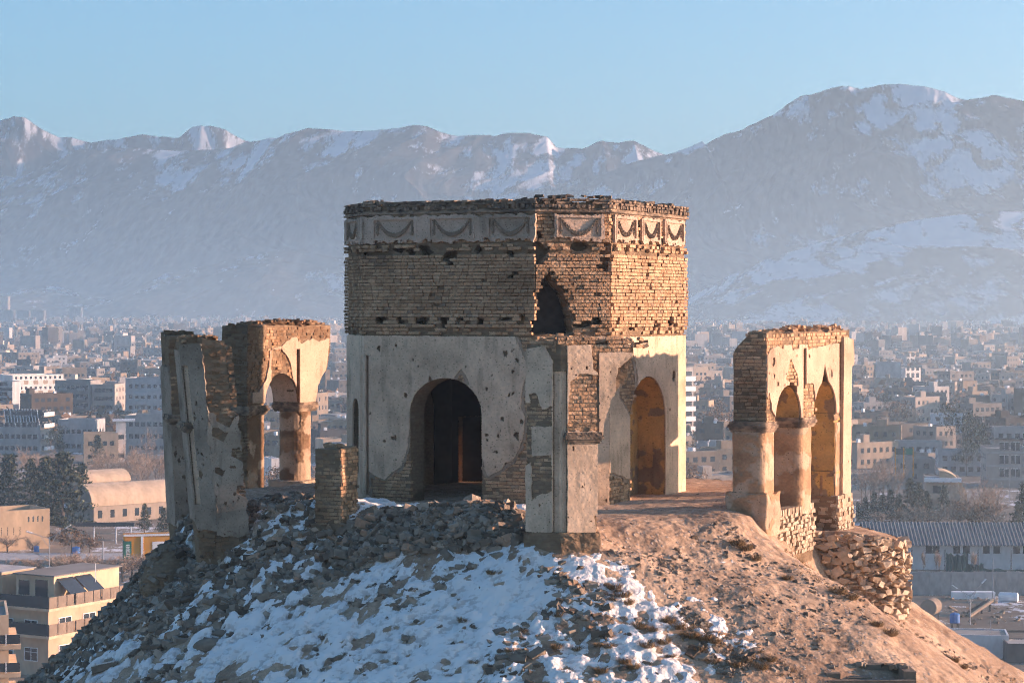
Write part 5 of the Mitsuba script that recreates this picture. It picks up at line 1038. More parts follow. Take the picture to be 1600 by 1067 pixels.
def block(name, lab, px0, px1, ptop, d, az, depth, hue, tone, floors=4, nf=5, nr=3, **kw):
    w = (px1 - px0) * d / 3500 / math.cos(math.radians(az)); h = zpx(ptop, d) - PLAIN; H = house(name, lab, kw.pop('cat', 'building'), xpx(px0, d), d, az, w, depth, h, hue, tone, **kw); joined_windows(H, (('F', nf), ('R', nr), ('L', nr)), floors, (h - 1.0) / floors, int(px0), ww=1.25, wh=1.3); return H
H = block('apartment_block', 'dark grey apartment block with balcony bays right of the white hotel', 86, 143, 594, 840, -8, 12, .35, .30, 5, 7)
for fl in range(5):
    for c in (3.2, 10.2): H.part('balcony', 'concrete', [('F', c - 1.4, c + 1.4, .6 + fl * 3.3, 1.6 + fl * 3.3, 0, 1.0)])
H = block('apartment_block', 'plain grey brown apartment block with a tan end wall beside the dark one', 144, 180, 600, 835, -6, 14, .5, .38, 5, 5)
H = block('apartment_block', 'blue grey block with balconies behind the left piers', 196, 262, 590, 800, -10, 12, .1, .45, 5, 6)
for fl in range(5): H.part('balcony', 'house_wall', [('F', 3.0, 8.0, 1.2 + fl * 3.1, 2.3 + fl * 3.1, 0, 1.1)], (.1, .5))
H = block('apartment_block', 'grey lower block with window bands behind the leftmost pier', 196, 262, 648, 690, -6, 12, .3, .40, 3, 6)
H = block('apartment_block', 'tan house with a flat brown roof above the dark blocks', 97, 134, 575, 1020, 12, 12, .9, .50, 4, 5)
H = block('house', 'low tan brick wall house in front of the grey blocks at left', 131, 183, 677, 650, 12, 9, .98, .52, 2, 4, cat='house')
H = block('house', 'long low grey workshop with a snowy roof left of the tan house', 90, 150, 655, 700, -8, 10, .15, .42, 2, 6, cat='house')
H = block('house', 'open white concrete frame tower beside the tan house', 181, 196, 658, 655, 10, 4, .3, .80, 2, 2, cat='house'); H.part('canopy', 'white_paint', [('F', -1.0, 5.5, H.h, H.h + .5, -3, 1.2)])
H = block('house', 'low pink house between the pier and the stump in the left gap', 505, 536, 686, 660, 20, 9, .95, .62, 1, 3, cat='house')
H = block('house', 'white house seen through the left arch', 424, 436, 716, 560, 20, 8, .3, .75, 1, 2, cat='house'); H = block('house', 'pale cube house behind the left arch column', 400, 422, 660, 720, 15, 9, .45, .62, 2, 3, cat='house'); H = block('house', 'grey house behind the sunlit left column', 490, 520, 660, 800, -5, 9, .25, .45, 2, 4, cat='house')
# --- right
d = 735.; H = house('balcony_tower', 'block with stacked bright white balconies right beside the tower', 'building', xpx(1050, d), d, 38, 9.5, 9, zpx(574, d) - PLAIN, .45, .5)
for fl in range(7): k = H.part('balcony', 'white_paint', [('F', 4.5, 9.6, 1.2 + fl * 3.3, 2.5 + fl * 3.3, .9, 1.05), ('F', 4.5, 9.6, .95 + fl * 3.3, 1.2 + fl * 3.3, 0, 1.05), ('R', 0, 3.5, 1.2 + fl * 3.3, 2.5 + fl * 3.3, .0, .15)]); H.part('window', 'window_glass', [('F', 5.2, 8.8, 2.6 + fl * 3.3, 4.1 + fl * 3.3, -.02, .03)])
block('house', 'sunlit tan house above the white balconies', 1084, 1108, 573, 1150, 25, 11, .92, .62, 3, 3, cat='house'); block('house', 'grey cube house in the gap between tower and right arcade', 1107, 1150, 690, 610, -6, 10, .25, .42, 2, 0, cat='house'); block('house', 'small grey house left of the grey cube in the gap', 1088, 1106, 692, 625, -6, 10, .15, .36, 2, 1, cat='house')
block('house', 'dark slate house in the middle of the right gap', 1094, 1124, 622, 880, -6, 10, .2, .26, 2, 3, cat='house')
d = 1130.; H = house('tower_block', 'tall blank grey tower block with a glazed right side', 'building', xpx(1371, d), d, -6, 11.8, 15, zpx(566, d) - PLAIN + 0, .25, .46)
H.part('glass_side', 'window_glass', [('R', .5, 14.5, 2, H.h - 2, 0, .12)]); 
for fl in range(6): H.part('floor_band', 'white_paint', [('R', .4, 14.6, 2 + fl * 2.7, 2.6 + fl * 2.7, .1, .25)])
H = block('hotel', 'white and blue fronted hotel next to the blank tower block', 1415, 1442, 575, 1160, 35, 12, .4, .8, 5, 0, 0)
for fl in range(5):
    for i in range(3): H.part('window', 'window_glass', [('F', .8 + i * 3.4, 2.9 + i * 3.4, 5 + fl * 3.6, 7.4 + fl * 3.6, -.02, .03)])
block('house', 'pink three storey house with dark window rows right of the arcade', 1333, 1349, 601, 1010, 28, 10, .85, .66, 3, 3, cat='house'); block('house', 'tan low house beside the pink one', 1349, 1362, 618, 1005, 28, 9, .95, .60, 2, 2, cat='house')
block('house', 'long grey roofed house below the pink house', 1326, 1378, 640, 900, -6, 12, .45, .35, 2, 6, cat='house'); block('house', 'pale wall house with a white chimney right of the arcade', 1326, 1384, 664, 790, -6, 10, .2, .42, 2, 3, cat='house')
H = block('house', 'pale green house with two windows in front of the dark tree', 1454, 1506, 647, 770, -10, 11, .0, .58, 3, 3, cat='house'); block('house', 'brown house left of the pale green one', 1428, 1454, 660, 760, -8, 10, .6, .30, 2, 3, cat='house'); block('house', 'grey house with roof clutter under the pale green house', 1400, 1470, 690, 640, -8, 11, .3, .38, 2, 5, cat='house')
block('shop_row', 'blue fronted low shop row left of the brown apartments', 1465, 1540, 703, 600, -7, 9, .05, .38, 2, 5); H = block('house', 'bright low house with pale roof right of the tower block', 1475, 1518, 612, 1080, 30, 10, .45, .8, 1, 5, cat='house')
block('house', 'yellow fronted house at the right among pale roofs', 1552, 1566, 602, 1120, 30, 9, 1.0, .66, 2, 2, cat='house'); block('house', 'orange fronted house with a pink roof right of centre', 1497, 1526, 603, 1180, 30, 9, 1.0, .62, 2, 3, cat='house')
H = block('apartment_block', 'brown brick apartment block with white window bays at the right edge', 1541, 1606, 700, 560, -6, 14, .45, .34, 3, 0)
for fl in range(3):
    for c in (4.4, 7.2): 
        k = H.part('window', 'window_glass', [('F', c - 1.1, c + 1.1, 4.4 - 1.6 + fl * 3.3, 4.4 + .4 + fl * 3.3, -.02, .03)]); H.part('frame', 'white_paint', [('F', c - .05, c + .05, 2.8 + fl * 3.3, 4.8 + fl * 3.3, .03, .08), ('F', c - 1.15, c + 1.15, 4.8 + fl * 3.3, 4.9 + fl * 3.3, 0, .1)], None, k)
    H.part('floor_band', 'concrete', [('F', 0, 10.4, 2.0 + fl * 3.3, 2.5 + fl * 3.3, 0, .15)])
H = block('apartment_block', 'grey upper apartment block with a terrace behind the brown one', 1553, 1612, 668, 600, -6, 10, .3, .42, 4, 4); H.part('awning', 'dark_metal', [('F', -1.5, 10.3, 9.8, 10.2, 0, 1.8)])
H = block('house', 'house with billboard frame on its roof left of the domed villa', 1397, 1460, 716, 575, -6, 10, .4, .30, 2, 3, cat='house')
bb = root('billboard', 'dark and green rooftop billboard on orange posts', 'billboard'); d = 566.
for px0, px1, mt in ((1400, 1411, 'dark_metal'), (1413, 1426, 'green_paint')): MB().bx(xpx(px0, d), xpx(px1, d), d - .15, d, zpx(710, d), zpx(700, d)).put(bb + '__panel', mt)
for px_ in (1399, 1412, 1427): MB().bx(xpx(px_, d) - .13, xpx(px_, d) + .13, d, d + .25, zpx(745, d), zpx(699, d)).put(bb + '__post', 'orange_paint')
# domed villa
d = 500.; H = house('villa', 'villa with an orange curved roof edge and balcony among the right hand trees', 'building', xpx(1446, d), d, -8, 7.6, 10, zpx(746, d) - PLAIN, .75, .42, parapet=.3)
H.part('balcony', 'house_wall', [('F', .8, 5.5, 2.6, 3.6, .9, 1.1), ('F', .8, 5.5, 2.3, 2.6, 0, 1.1)], (.8, .5)); H.part('window', 'window_glass', [('F', 1.6, 3.4, 3.7, 5.3, -.02, .03)]); H.part('eave', 'white_paint', [('F', -.3, 7.9, H.h - .9, H.h - .1, .9, 1.0), ('F', -.3, 7.9, H.h - .1, H.h, 0, 1.0)])
m = MB(); t = np.linspace(0, math.pi * .62, 12); V = []
for e in (0., 9.0): V += [H.o + H.ex * (3.0 + 6.2 * math.sin(q)) + H.ey * e + [0, 0, H.h - 5.2 + 6.8 * math.cos(q)] for q in t]
m.add(V, [[i, i + 1, 13 + i, 12 + i] for i in range(11)], (1.0, .5)); m.add(np.vstack([V[:12], [H.o + H.ex * 3.0 + [0, 0, H.h - 5.2]]]), [[i, i + 1, 12] for i in range(11)], (1.0, .5)); m.put(H.key + '__curved_roof', 'house_wall')
for i in range(4): H.part('bay_window', 'white_paint', [('R', .8 + i * 2.2, 2.0 + i * 2.2, .4, 3.4, 0.6, .9)])
# long shed, yard wall, yard
d = 386.; H = house('long_shed', 'long white walled shed with a grey corrugated roof at right', 'shed', xpx(1362, d), d, -1.5, 48, 11, zpx(846, d) - PLAIN, .15, .62, parapet=0)
m = MB(); n = 80; X = np.linspace(-1.2, 49, n * 4 + 1); amp = .11 * np.sin(np.arange(len(X)) * math.pi / 2); V = []
for yy, zz in ((-1.2, H.h - .5), (5.5, H.h + 2.9), (12.2, H.h - .5)): V += [H.o + H.ex * x + H.ey * yy + [0, 0, zz + a_] for x, a_ in zip(X, amp)]
m.add(V, grid_faces(len(X), 3)); m.put(H.key + '__roof', 'corrugated_sheet')
m = MB()
for e in (0.0, 48.0): m.add([H.o + H.ex * e + [0, 0, H.h], H.o + H.ex * e + H.ey * 11 + [0, 0, H.h], H.o + H.ex * e + H.ey * 5.5 + [0, 0, H.h + 2.75]], [[0, 1, 2]], H.uv)
m.put(H.key + '__gable', 'house_wall')
for px0 in (1446, 1457, 1489, 1504, 1535, 1551, 1582, 1597, 1628, 1644): x = xpx(px0, d) - H.o[0]; k = H.part('window', 'window_glass', [('F', x, x + 1.15, zpx(863, d) - PLAIN, zpx(852, d) - PLAIN, -.03, .02)]); H.part('frame', 'dark_metal', [('F', x - .08, x + 1.23, zpx(863.8, d) - PLAIN, zpx(863, d) - PLAIN, 0, .1), ('F', x + .53, x + .61, zpx(863, d) - PLAIN, zpx(852, d) - PLAIN, .02, .06)], None, k)
d = 352.; yw = root('yard_wall', 'long grey concrete panel wall in front of the shed', 'wall')
for i in range(17): x = xpx(1418, d) + i * 1.75; MB().bx(x + .03, x + 1.72, d, d + .18, PLAIN - .5, zpx(893, d) + .05 * math.sin(i * 2.3)).put(yw + '__panel', 'concrete'); MB().bx(x - .08, x + .08, d - .1, d + .24, PLAIN - .5, zpx(892, d)).put(yw + '__post', 'concrete')
d = 366.
for i in range(10): k = MB().tube([[xpx(1425, d) + i * 5.4, d, PLAIN], [xpx(1425, d) + i * 5.4, d, zpx(858, d)]], .09, 5).put('net_post', 'dark_metal'); labels[k] = {'label': 'dark post of the net fence behind the yard wall', 'category': 'post', 'group': 'net fence posts'}
for j, (a, b, t0, t1) in enumerate(((1478, 1512, 862, 900), (1512, 1536, 878, 900), (1536, 1640, 886, 900))):
    nx = 24; X = np.linspace(xpx(a, d), xpx(b, d), nx); V = [[x, d - .2 + .25 * math.sin(i * 1.3), zpx(t0, d) - .5 * math.sin(i / (nx - 1) * math.pi) - .2 * math.sin(i * .9)] for i, x in enumerate(X)] + [[x, d + .1 * math.sin(i), zpx(t1, d)] for i, x in enumerate(X)]
    k = MB().add(V, grid_faces(nx, 2)).put('shade_net', 'shade_net', True); labels[k] = {'label': ['sagging dark green shade net hung before the shed windows', 'short torn middle piece of the green shade net', 'low dark green net along the top of the yard wall at the right edge'][j], 'category': 'net'}
lane('yard', 1410, 1680, 931, 985, 'earth', -.42)
tank('storage_tank', 'rusty horizontal steel storage tank on legs in the yard', np.array([xpx(1455, 322), 322, PLAIN]), 1.2, 2.9, 'rusty_steel', 'x', .9, math.radians(62), 'tank')
tank('water_tank', 'blue plastic water tank on a stand in the yard', np.array([xpx(1492, 312), 312, PLAIN]), .68, 1.35, 'blue_plastic', legs=1.2)
tr = root('white_trailer', 'long white panelled container lying along the yard wall', 'container'); d = 346.
for i in range(4): MB().bx(xpx(1489, d) + i * 1.65, xpx(1489, d) + i * 1.65 + 1.6, d, d + 1.6, PLAIN, PLAIN + 1.15).put(tr + '__panel', 'white_paint')
tank('fallen_tank', 'overturned pale tank with a black open end by the yard wall', np.array([xpx(1576, 343), 343, PLAIN]), .75, 3.0, 'white_paint', 'x', 0, math.radians(-20), 'tank')
cv = root('loading_ramp', 'dark steel loading ramp slanting across the yard', 'ramp'); d = 330.
a_, b_ = np.array([xpx(1512, d - 4), d - 4, PLAIN + .2]), np.array([xpx(1548, d + 2), d + 2, PLAIN + 1.7]); dd = (b_ - a_) / 2; s_ = np.cross(dd, [0, 0, 1]); s_ = s_ / np.linalg.norm(s_) * .5; MB().hexa((a_ + b_) / 2, dd, s_, (0, 0, .15)).put(cv + '__deck', 'rusty_steel')
for e in (-.95, .95): MB().hexa((a_ + b_) / 2 + s_ * e + [0, 0, .3], dd, s_ * .06, (0, 0, .12)).put(cv + '__rail', 'dark_metal')
for q in (.25, .6, .95): p_ = a_ + (b_ - a_) * q; MB().hexa(np.array([p_[0], p_[1], (p_[2] + PLAIN) / 2]), (.12, 0, 0), (0, .12, 0), (0, 0, max((p_[2] - PLAIN) / 2, .1))).put(cv + '__leg', 'dark_metal')
Rj = rng(55)
for i in range(46):
    px_, py_ = Rj.uniform(1428, 1598), Rj.uniform(934, 976); x, d = ground_at(px_, py_); w, f, u = place_rock(Rj, 0, 0, Rj.uniform(.15, .5), bat=.7); k = MB().add(w + [x, d, PLAIN + .15], f, u).put('scrap', 'rusty_steel' if i % 2 else 'rubble'); labels[k] = {'label': 'piece of scrap or rubble lying in the dirt yard', 'category': 'scrap', 'group': 'scrap in the yard'}
d = 291.; H = house('white_shed', 'low white flat roofed building with a bright right end at the lower right', 'building', xpx(1462, d), d, -9, 9.3, 6, zpx(990, d) - PLAIN, .2, .66, parapet=.18)
H = house('dark_shed', 'dark low shed right of the white building at the picture edge', 'shed', xpx(1573, 286), 286, -5, 8, 5, 2.2, .2, .12, parapet=.15)
k = MB().tube([[xpx(1548, 292), 292, PLAIN + 2.6], [xpx(1548, 292), 292, PLAIN + 4.4]], .04, 5).put('antenna', 'grey_metal'); labels[k] = {'label': 'thin antenna on the low white building at lower right', 'category': 'antenna'}
# lattice mast
ms_ = root('radio_mast', 'tall lattice radio mast in the hazy city at right', 'mast'); d = 2430.; x = xpx(1515, d); z1 = zpx(499, d); m = MB()
for i in (-1, 1):
    for j in (-1, 1): MB().tube([[x + i * 1.9, d + j * 1.9, PLAIN], [x + i * .5, d + j * .5, z1]], .22, 4).put(ms_ + '__leg', 'dark_metal')
nb_ = 12; br_ = MB()
for q in range(nb_):
    za, zb_ = PLAIN + (z1 - PLAIN) * q / nb_, PLAIN + (z1 - PLAIN) * (q + 1) / nb_; ra_, rb_ = 1.9 - 1.4 * q / nb_, 1.9 - 1.4 * (q + 1) / nb_
    for s in (-1, 1):
        br_.tube([[x - ra_, d + s * ra_, za], [x + rb_, d + s * rb_, zb_]], .14, 3); br_.tube([[x + ra_, d + s * ra_, za], [x - rb_, d + s * rb_, zb_]], .14, 3); br_.tube([[x + s * ra_, d - ra_, za], [x + s * rb_, d + rb_, zb_]], .14, 3)
stuff(br_.put(ms_ + '__lattice', 'dark_metal')); MB().bx(x - 1.1, x + 1.1, d - 1.1, d + 1.1, z1 - 3, z1 - 1).put(ms_ + '__antenna_drum', 'white_paint')

# --- the rest of the city: small houses
R = rng(2024); GR = {}
def free(x, y, r): return all((x - a) ** 2 + (y - b) ** 2 > (r + c) ** 2 * .72 for a, b, c in taken)
VIS = [(-10, 258), (398, 541), (1062, 1152), (1322, 1610)]
def region(px): return 'near the left edge' if px < 110 else 'left of the left piers' if px < 262 else 'seen left of the tower' if px < 545 else 'seen right of the tower' if px < 1160 else 'right of the arcade' if px < 1450 else 'near the right edge'
named = 0; mass, massw, massr = MB(), MB(), MB()
def small_house(x, y, px):
    global named
    far = y > 900; w, dep = R.uniform(8, 17), R.uniform(8, 13); fl = int(R.choice([1, 2, 2, 3, 3, 4], p=[.30, .30, .16, .12, .07, .05])); h = fl * 3.2 + .9; az = R.choice([-12, -8, 25, 32, 38]) + R.uniform(-5, 5)
    hue, tone = float(np.clip(R.normal(.70, .26), 0, 1)), float(np.clip(R.normal(.27, .14), .10, .74)); return w, dep, fl, h, az, hue, tone
def words(hue, tone): return ('white' if tone > .62 and hue < .6 else 'cream' if tone > .55 else 'tan brick' if hue > .68 else 'dark grey' if tone < .32 else 'grey')
NUM = {1: 'one', 2: 'two', 3: 'three', 4: 'four'}
cells = []
d = 430.0
while d < 5600:
    step = 14 + d * .0055; half_ = d * .235 + 15; x = -half_
    while x < half_:
        cells.append((x + R.uniform(-3, 3), d + R.uniform(-.4, .4) * step)); x += R.uniform(15, 24) if d < 1500 else R.uniform(15, 30)
    d += step
for x, y in cells:
    px = 800 + 3500 * x / y; w, dep, fl, h, az, hue, tone = small_house(x, y, px)
    if y > 2000: h += R.choice([0, 0, 0, 6, 12]) 
    py = HOR + (EYE - PLAIN) * 3500 / y
    if R.random() < (.10 if y > 1200 else .22): continue
    if not free(x, y, 6 if y < 1500 else 3): continue
    if y < 1500 and ((px < 270 and py > 698) or (px > 1322 and py > 738) or (395 < px < 545 and py > 722)): continue
    if y < 700 and (1150 < px < 1332 or 256 < px < 398): continue
    if named < 262 and y < 1500 and any(a < px < b for a, b in VIS):
        named += 1; lab = '%s %s storey flat roofed house %s, %s' % (words(hue, tone), NUM[fl], region(px), 'nearest rows' if y < 620 else 'second rows' if y < 800 else 'middle rows' if y < 1000 else 'farther rows')
        H = house('city_house', lab, 'house', x - w / 2, y, az, w, dep, h, hue, tone, group='city houses ' + region(px))
        joined_windows(H, (('F', int(w / 2.6)), ('R', int(dep / 3)), ('L', int(dep / 3))), fl, 3.2, named * 13, ww=R.uniform(1.0, 1.6), skip=.15)
        q = R.random()
        if q < .45: m = MB(); a0 = R.uniform(.5, w - 4); H.box(m, a0, a0 + R.uniform(2, 3.5), dep * .4, dep * .4 + 3, h - .6, h + 1.9); m.put(H.key + '__stair_room', 'house_wall')
        if q > .3:
            for i in range(R.integers(1, 4)):
                m = MB(); a0 = R.uniform(.6, w - 1.5); b0 = R.uniform(.6, dep - 1.5); H.box(m, a0, a0 + .9, b0, b0 + .9, h - .55, h + .75); m.put(H.key + '__roof_tank', 'white_paint')
    else:
        a = math.radians(az); ex, ey = np.array([math.cos(a), math.sin(a), 0]), np.array([-math.sin(a), math.cos(a), 0]); c = np.array([x, y, PLAIN]) + ey * dep / 2
        mass.hexa(c + [0, 0, h / 2 - .5], ex * w / 2, ey * dep / 2, (0, 0, h / 2 + .5), (hue, tone * (.85 if R.random() < .8 else 1.7)))
        massr.hexa(c + [0, 0, h + .05], ex * (w / 2 - .25), ey * (dep / 2 - .25), (0, 0, .06), (R.random(), R.random()))
        if R.random() < .5: b0 = R.uniform(-.3, .3) * w; mass.hexa(c + ex * b0 + [0, 0, h + 1.2], ex * 1.4, ey * 1.4, (0, 0, 1.2), (hue, min(tone * 1.3, .85)))
        if R.random() < .4: mass.hexa(c + ex * R.uniform(-.4, .4) * w - ey * dep * .3 + [0, 0, h + .7], ex * .5, ey * .5, (0, 0, .7), (.3, .85))
        if y < 2400:
            for f_ in range(fl):
                for i in range(int(w / 3)): massw.hexa(c - ey * (dep / 2 + .0) + ex * (-w / 2 + 1.5 + 3 * i) + [0, 0, 1.7 + 3.2 * f_], ex * .65, ey * .03, (0, 0, .65))
stuff(mass.put('distant_city__wall', 'house_wall')); stuff(massr.put('distant_city__roof', 'flat_roof')); stuff(massw.put('distant_city__window', 'window_glass')); labels['distant_city'] = {'kind': 'stuff', 'label': 'far off houses of the city fading into the haze'}
tm_ = MB(); Rt = rng(71)
for i in range(6500):
    y = 700 + 4300 * Rt.random() ** 1.4; x = Rt.uniform(-.25, .25) * y; hh = Rt.uniform(4, 10)
    if fb(np.array([x]), np.array([y]), 0, .004, 3, 4)[0] < .44: continue
    for j in range(14 if y < 2000 else 8):
        c = np.array([x, y, PLAIN + hh * .55]) + Rt.normal(0, .32, 3) * [hh * .6, hh * .6, hh * .7]; q1, q2 = Rt.normal(0, 1, 3), Rt.normal(0, 1, 3); q1 /= np.linalg.norm(q1); q2 = np.cross(q1, q2); q2 /= np.linalg.norm(q2); l = hh * Rt.uniform(.12, .26)
        tm_.add([c - q1 * l, c + q2 * l * .6, c + q1 * l, c - q2 * l * .6], [[0, 1, 2, 3]], (float(Rt.random()), float(Rt.uniform(.2, .9))))
# distant larger blocks
for lab, a, b, t, d_, hue, tone in (('pale orange many storeyed block high on the left edge', -6, 13, 463, 4700, .75, 0.37), ('dark slab block on the far left skyline', 0, 22, 484, 4300, .3, 0.14), ('brown slab block beside the far left slab', 26, 46, 485, 4350, .35, 0.16), ('grey far block with a dark roof storey at left', 48, 69, 484, 4250, .3, 0.23), ('blue grey slab block in the left haze', 108, 127, 480, 4600, .1, 0.18),
                             ('dim wide block in the haze right of the arcade', 1418, 1452, 518, 3600, .25, 0.20), ('dim block at the right edge in the haze', 1575, 1602, 520, 2300, .2, 0.16), ('dark narrow tower in the right hand haze', 1538, 1549, 562, 1650, .1, 0.17), ('pale low factory in the left haze', 180, 260, 512, 3100, .8, 0.30)):
    w = (b - a) * d_ / 3500; H = house('distant_block', lab, 'building', xpx(a, d_), d_, -8 if tone < .5 else 30, w / (1 if tone < .5 else .87), 14, zpx(t, d_) - PLAIN, hue, tone)

# ---------------------------------------------------------------- trees
def bare_tree(R, h, spread, n1=8, n2=7, n3=9, upright=.75):
    t, w = MB(), MB(); top = np.array([R.uniform(-.3, .3), R.uniform(-.3, .3), h * .55]); t.tube([[0, 0, -.5], top * [.4, .4, .5], top], [.16, .12, .07], 5)
    for i in range(n1):
        s = top * R.uniform(.35, 1.0); a = R.uniform(0, 6.283); e = s + np.array([math.cos(a) * spread * R.uniform(.35, .8), math.sin(a) * spread * R.uniform(.35, .8), h * R.uniform(.18, .42)]); t.tube([s, (s + e) / 2 + R.uniform(-.2, .2, 3), e], [.07, .05, .03], 4)
        for j in range(n2):
            s2_ = s + (e - s) * R.uniform(.3, 1); e2 = s2_ + (e - s) * .25 + R.normal(0, 1, 3) * spread * .20 + [0, 0, h * .10 * upright]; w.tube([s2_, e2], [.035, .02], 3, (float(R.random()), float(R.uniform(.2, .8))))
            for k in range(n3):
                s3 = s2_ + (e2 - s2_) * R.uniform(.2, 1.0); e3 = s3 + R.normal(0, 1, 3) * spread * .11 + [0, 0, h * .09 * upright]; q = np.cross(e3 - s3, R.normal(0, 1, 3)); q = q / np.linalg.norm(q) * .022
                w.add([s3 - q, s3 + q, e3], [[0, 1, 2]], (float(R.random()), float(R.uniform(.2, .9))))
    return t, w
def conifer(R, h, spread, n=64, leaf=.34):
    t, w = MB(), MB(); t.tube([[0, 0, -.5], [0, 0, h * .96]], [.2, .04], 6)
    for i in range(n):
        z = h * (.10 + .88 * (i / n) ** .9); r = spread * (1 - (z / h) ** 1.3) * R.uniform(.45, 1.1) + .15; a = i * 2.4 + R.uniform(-.5, .5); e = np.array([math.cos(a) * r, math.sin(a) * r, z + r * R.uniform(-.15, .25)]); t.tube([[0, 0, z], e], [.05, .015], 3)
        for k in range(int(16 + 22 * r / spread)):
            c = np.array([0, 0, z]) + (e - [0, 0, z]) * R.uniform(.25, 1.08) + R.normal(0, 1, 3) * [.16, .16, .10] * spread * .5; q1, q2 = R.normal(0, 1, 3), R.normal(0, 1, 3); q1 /= np.linalg.norm(q1); q2 = np.cross(q1, q2); q2 /= np.linalg.norm(q2); l = leaf * R.uniform(.5, 1.1)
            w.add([c - q1 * l, c + q2 * l * .45, c + q1 * l, c - q2 * l * .45], [[0, 1, 2, 3]], (float(R.random()), float(R.uniform(.1, .9))))
    return t, w
def leafy(R, h, spread, n=900):
    t, w = MB(), MB(); t.tube([[0, 0, -.5], [0, 0, h * .5]], [.12, .06], 5); cl = [(np.array([R.normal(0, .45) * spread, R.normal(0, .45) * spread, h * R.uniform(.35, .9)]), R.uniform(.2, .42) * spread) for i in range(11)]
    for c, r in cl: t.tube([[0, 0, h * .4], c], [.05, .02], 3)
    for i in range(n):
        c0, r = cl[R.integers(11)]; c = c0 + R.normal(0, .5, 3) * r; q1, q2 = R.normal(0, 1, 3), R.normal(0, 1, 3); q1 /= np.linalg.norm(q1); q2 = np.cross(q1, q2); q2 /= np.linalg.norm(q2); l = R.uniform(.10, .22)
        w.add([c - q1 * l, c + q2 * l * .6, c + q1 * l, c - q2 * l * .6], [[0, 1, 2, 3]], (float(R.random()), float(R.uniform(.1, .9))))
    return t, w
def packed(tw_, mat): a, b = tw_; va, fa_, ua = a.arrays(); vb, fb2, ub = b.arrays(); return mikit.ply((va, fa_), 'bark_look', False, uv=ua), mikit.ply((vb, fb2), mat + '_look', False, uv=ub)
RT = rng(88)
KINDS = {'bare': [packed(bare_tree(RT, 10, 4.2), 'twig') for i in range(4)], 'poplar': [packed(bare_tree(RT, 10, 1.7, 9, 7, 8, 1.6), 'twig') for i in range(2)], 'pine': [packed(conifer(RT, 10, 3.3), 'needle') for i in range(3)], 'russet': [packed(leafy(RT, 5, 2.6), 'russet_leaf') for i in range(3)], 'green': [packed(leafy(RT, 10, 4.4, 1500), 'needle') for i in range(2)], 'bush': [packed(bare_tree(RT, 3, 2.4, 9, 8, 9, .4), 'twig') for i in range(2)]}
BASEH = {'bare': 10, 'poplar': 10, 'pine': 10, 'russet': 5, 'green': 10, 'bush': 3}
NAME = {'bare': 'bare_tree', 'poplar': 'poplar_tree', 'pine': 'pine_tree', 'russet': 'russet_tree', 'green': 'evergreen_tree', 'bush': 'bare_shrub'}
_kc = {}
def tree(kind, x, y, h, lab, group=None, wide=1.0, z=PLAIN):
    i = _kc.get(kind, 0); _kc[kind] = i + 1; a, b = KINDS[kind][i % len(KINDS[kind])]; k = root(NAME[kind], lab, 'shrub' if kind == 'bush' else 'tree', group); s = h / BASEH[kind]
    M = T().translate([float(x), float(y), z]).rotate([0, 0, 1], (i * 77) % 360).scale([s * wide, s * wide, s]); scene[k + '__trunk'] = {**a, 'to_world': M}; scene[k + '__crown'] = {**b, 'to_world': M}
def tpx(kind, px, pbase, ptop, lab, group=None, wide=1.0): x, d = ground_at(px, pbase); tree(kind, x, d, (pbase - ptop) * d / 3500, lab, group, wide)
tpx('pine', 98, 842, 704, 'big dark pine in front of the vaulted hall at left', None, 1.25); tpx('pine', 14, 812, 708, 'dark pine at the left picture edge', None, 1.3); tpx('pine', 48, 800, 716, 'dark pine between the edge pine and the big pine', None, 1.1); tpx('pine', 128, 812, 722, 'dark pine just right of the big pine', None, 1.0)
tpx('pine', 72, 826, 712, 'dark pine overlapping the big pine from the left', None, 1.2)
tpx('pine', 226, 832, 786, 'young pine before the vaulted hall wall'); tpx('pine', 256, 842, 792, 'young pine right of the other one by the left pier', None, 1.2); tpx('pine', 186, 750, 728, 'small dark pine among the bare trees at left'); tpx('russet', 112, 864, 818, 'russet leaved tree by the lane behind the street lamp', None, 1.3); tpx('russet', 252, 752, 718, 'russet leaved tree left of the leftmost pier', None, 1.1); tpx('russet', 140, 868, 832, 'lower russet tree beside the pipe gantry', None, 1.2)
tpx('bush', 12, 862, 834, 'dark bare bush against the brick compound wall', None, 1.2); tpx('bush', 50, 866, 840, 'bare bush right of the brick compound', None, .9)
Rb = rng(31)
for i in range(22): tpx('bare', Rb.uniform(140, 262), Rb.uniform(742, 778), Rb.uniform(690, 716), 'pale bare tree in the grove behind the vaulted halls', 'grove of bare trees at left', .95)
for i in range(8): tpx('bare', Rb.uniform(0, 130), Rb.uniform(735, 770), Rb.uniform(695, 712), 'bare tree behind the dark pines at left', 'bare trees behind the pines', .95)
for i in range(22): tpx('bush', Rb.uniform(95, 275), Rb.uniform(886, 908), Rb.uniform(862, 876), 'grey brown bare shrub below the lane at left', 'shrubs below the lane', 1.3)
for i in range(9): tpx('bush', Rb.uniform(5, 110), Rb.uniform(886, 900), Rb.uniform(868, 878), 'bare shrub beyond the roof of the cream apartment house', 'shrubs beyond the apartment house', 1.3)
tpx('russet', 425, 776, 716, 'brown leaved tree seen through the left arch', None, 1.2); tpx('bush', 412, 778, 740, 'bare shrub at the foot of the left arch view'); tpx('bare', 500, 770, 712, 'bare tree between the left column and the stump')
for i in range(9): tpx('bare', 1346 + i * 6.8, Rb.uniform(786, 796), Rb.uniform(706, 716) + 4 * abs(i - 4), 'pale bare tree in the dense clump right of the arcade', 'clump of pale bare trees', .8)
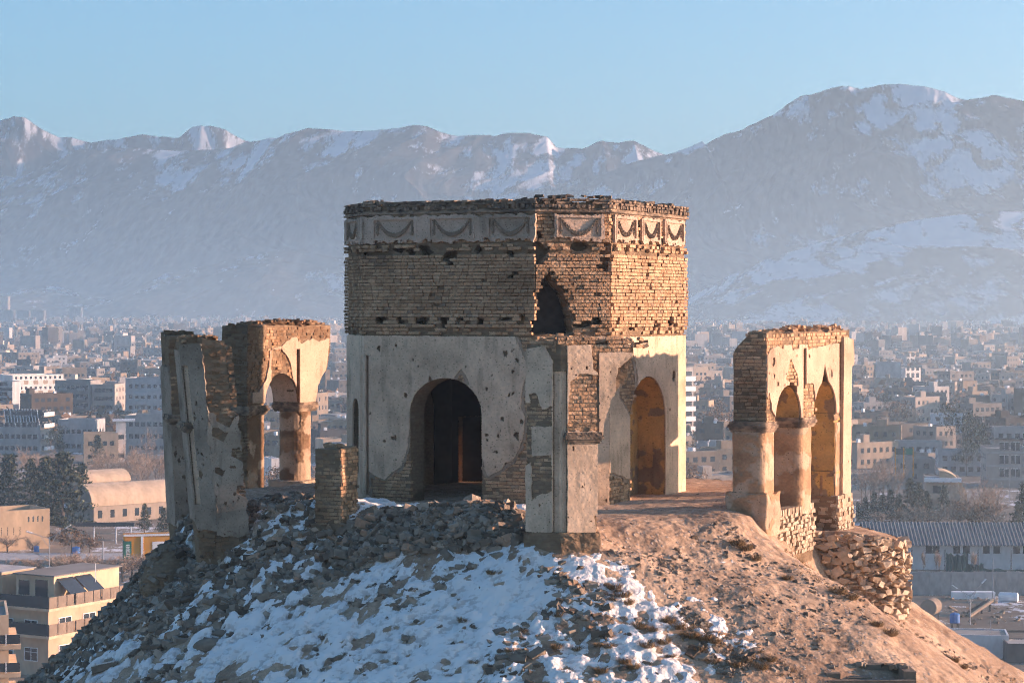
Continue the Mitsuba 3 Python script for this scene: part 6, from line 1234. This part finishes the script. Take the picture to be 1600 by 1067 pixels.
for i, px_ in enumerate((1340, 1352, 1366, 1379, 1392, 1405, 1422, 1435, 1448)): tpx('pine', px_, 814 + 3 * (i % 2), (784, 776, 768, 772, 764, 770, 746, 752, 766)[i], 'dark conifer in the row behind the long shed', 'conifers behind the long shed', 1.15)
for px_, b, t in ((1475, 806, 757), (1547, 800, 762), (1600, 824, 752), (1590, 826, 786)): tpx('pine', px_, b, t, {1475: 'dark conifer right in front of the villa', 1547: 'dark conifer right of the villa', 1600: 'tall dark conifer at the right picture edge', 1590: 'lower conifer beside the right picture edge'}[px_], None, 1.1)
for i in range(16): tpx('russet' if i % 3 == 0 else 'bush', Rb.uniform(1375, 1560), Rb.uniform(818, 826), Rb.uniform(782, 800), 'brown shrub or low tree along the back of the long shed', 'shrubs behind the long shed', 1.2)
for i in range(10): tpx('bare', Rb.uniform(1505, 1572), Rb.uniform(802, 824), Rb.uniform(736, 764), 'bare tree between the villa and the brown apartments', 'bare trees right of the villa', .8)
tpx('green', 1513, 742, 626, 'big dark evergreen tree beside the pale green house', None, .85); tpx('green', 1530, 732, 668, 'lower dark evergreen right of the big one', None, .9); tpx('green', 1510, 745, 690, 'small dark evergreen under the big one')
for px_ in (1443, 1463, 1468, 1520, 1524, 1400): tpx('poplar', px_, 898, 862 + (px_ % 7), 'leafless sapling between yard wall and shed', 'saplings before the shed')
for i in range(7): tpx('bush' if i % 2 else 'russet', Rb.uniform(1066, 1148), Rb.uniform(752, 790), Rb.uniform(722, 742), 'bare shrub in the gap between tower and right arcade', 'shrubs in the right gap', 1.3)
for i in range(6): tpx('russet', Rb.uniform(1090, 1146), Rb.uniform(668, 690), Rb.uniform(628, 655), 'russet tree among houses in the gap between tower and right arcade', 'russet trees in the right gap', 1.1)
n = 0; tr_mass = 0
while n < 170:
    y = Rb.uniform(620, 1900); px = Rb.uniform(-5, 1605); x = xpx(px, y)
    if not any(a < px < b for a, b in VIS) or not free(x, y, 1.0): continue
    kind = Rb.choice(['bare', 'bare', 'bare', 'green', 'pine', 'poplar', 'russet']); n += 1
    tree(kind, x, y, Rb.uniform(6, 11), {'bare': 'bare tree', 'green': 'dark evergreen tree', 'pine': 'dark conifer', 'poplar': 'slim leafless tree', 'russet': 'brown leaved tree'}[kind] + ' among the city houses ' + region(px), 'city trees ' + region(px))
stuff(tm_.put('distant_trees', 'russet_leaf'), 'far off trees between the houses of the city')
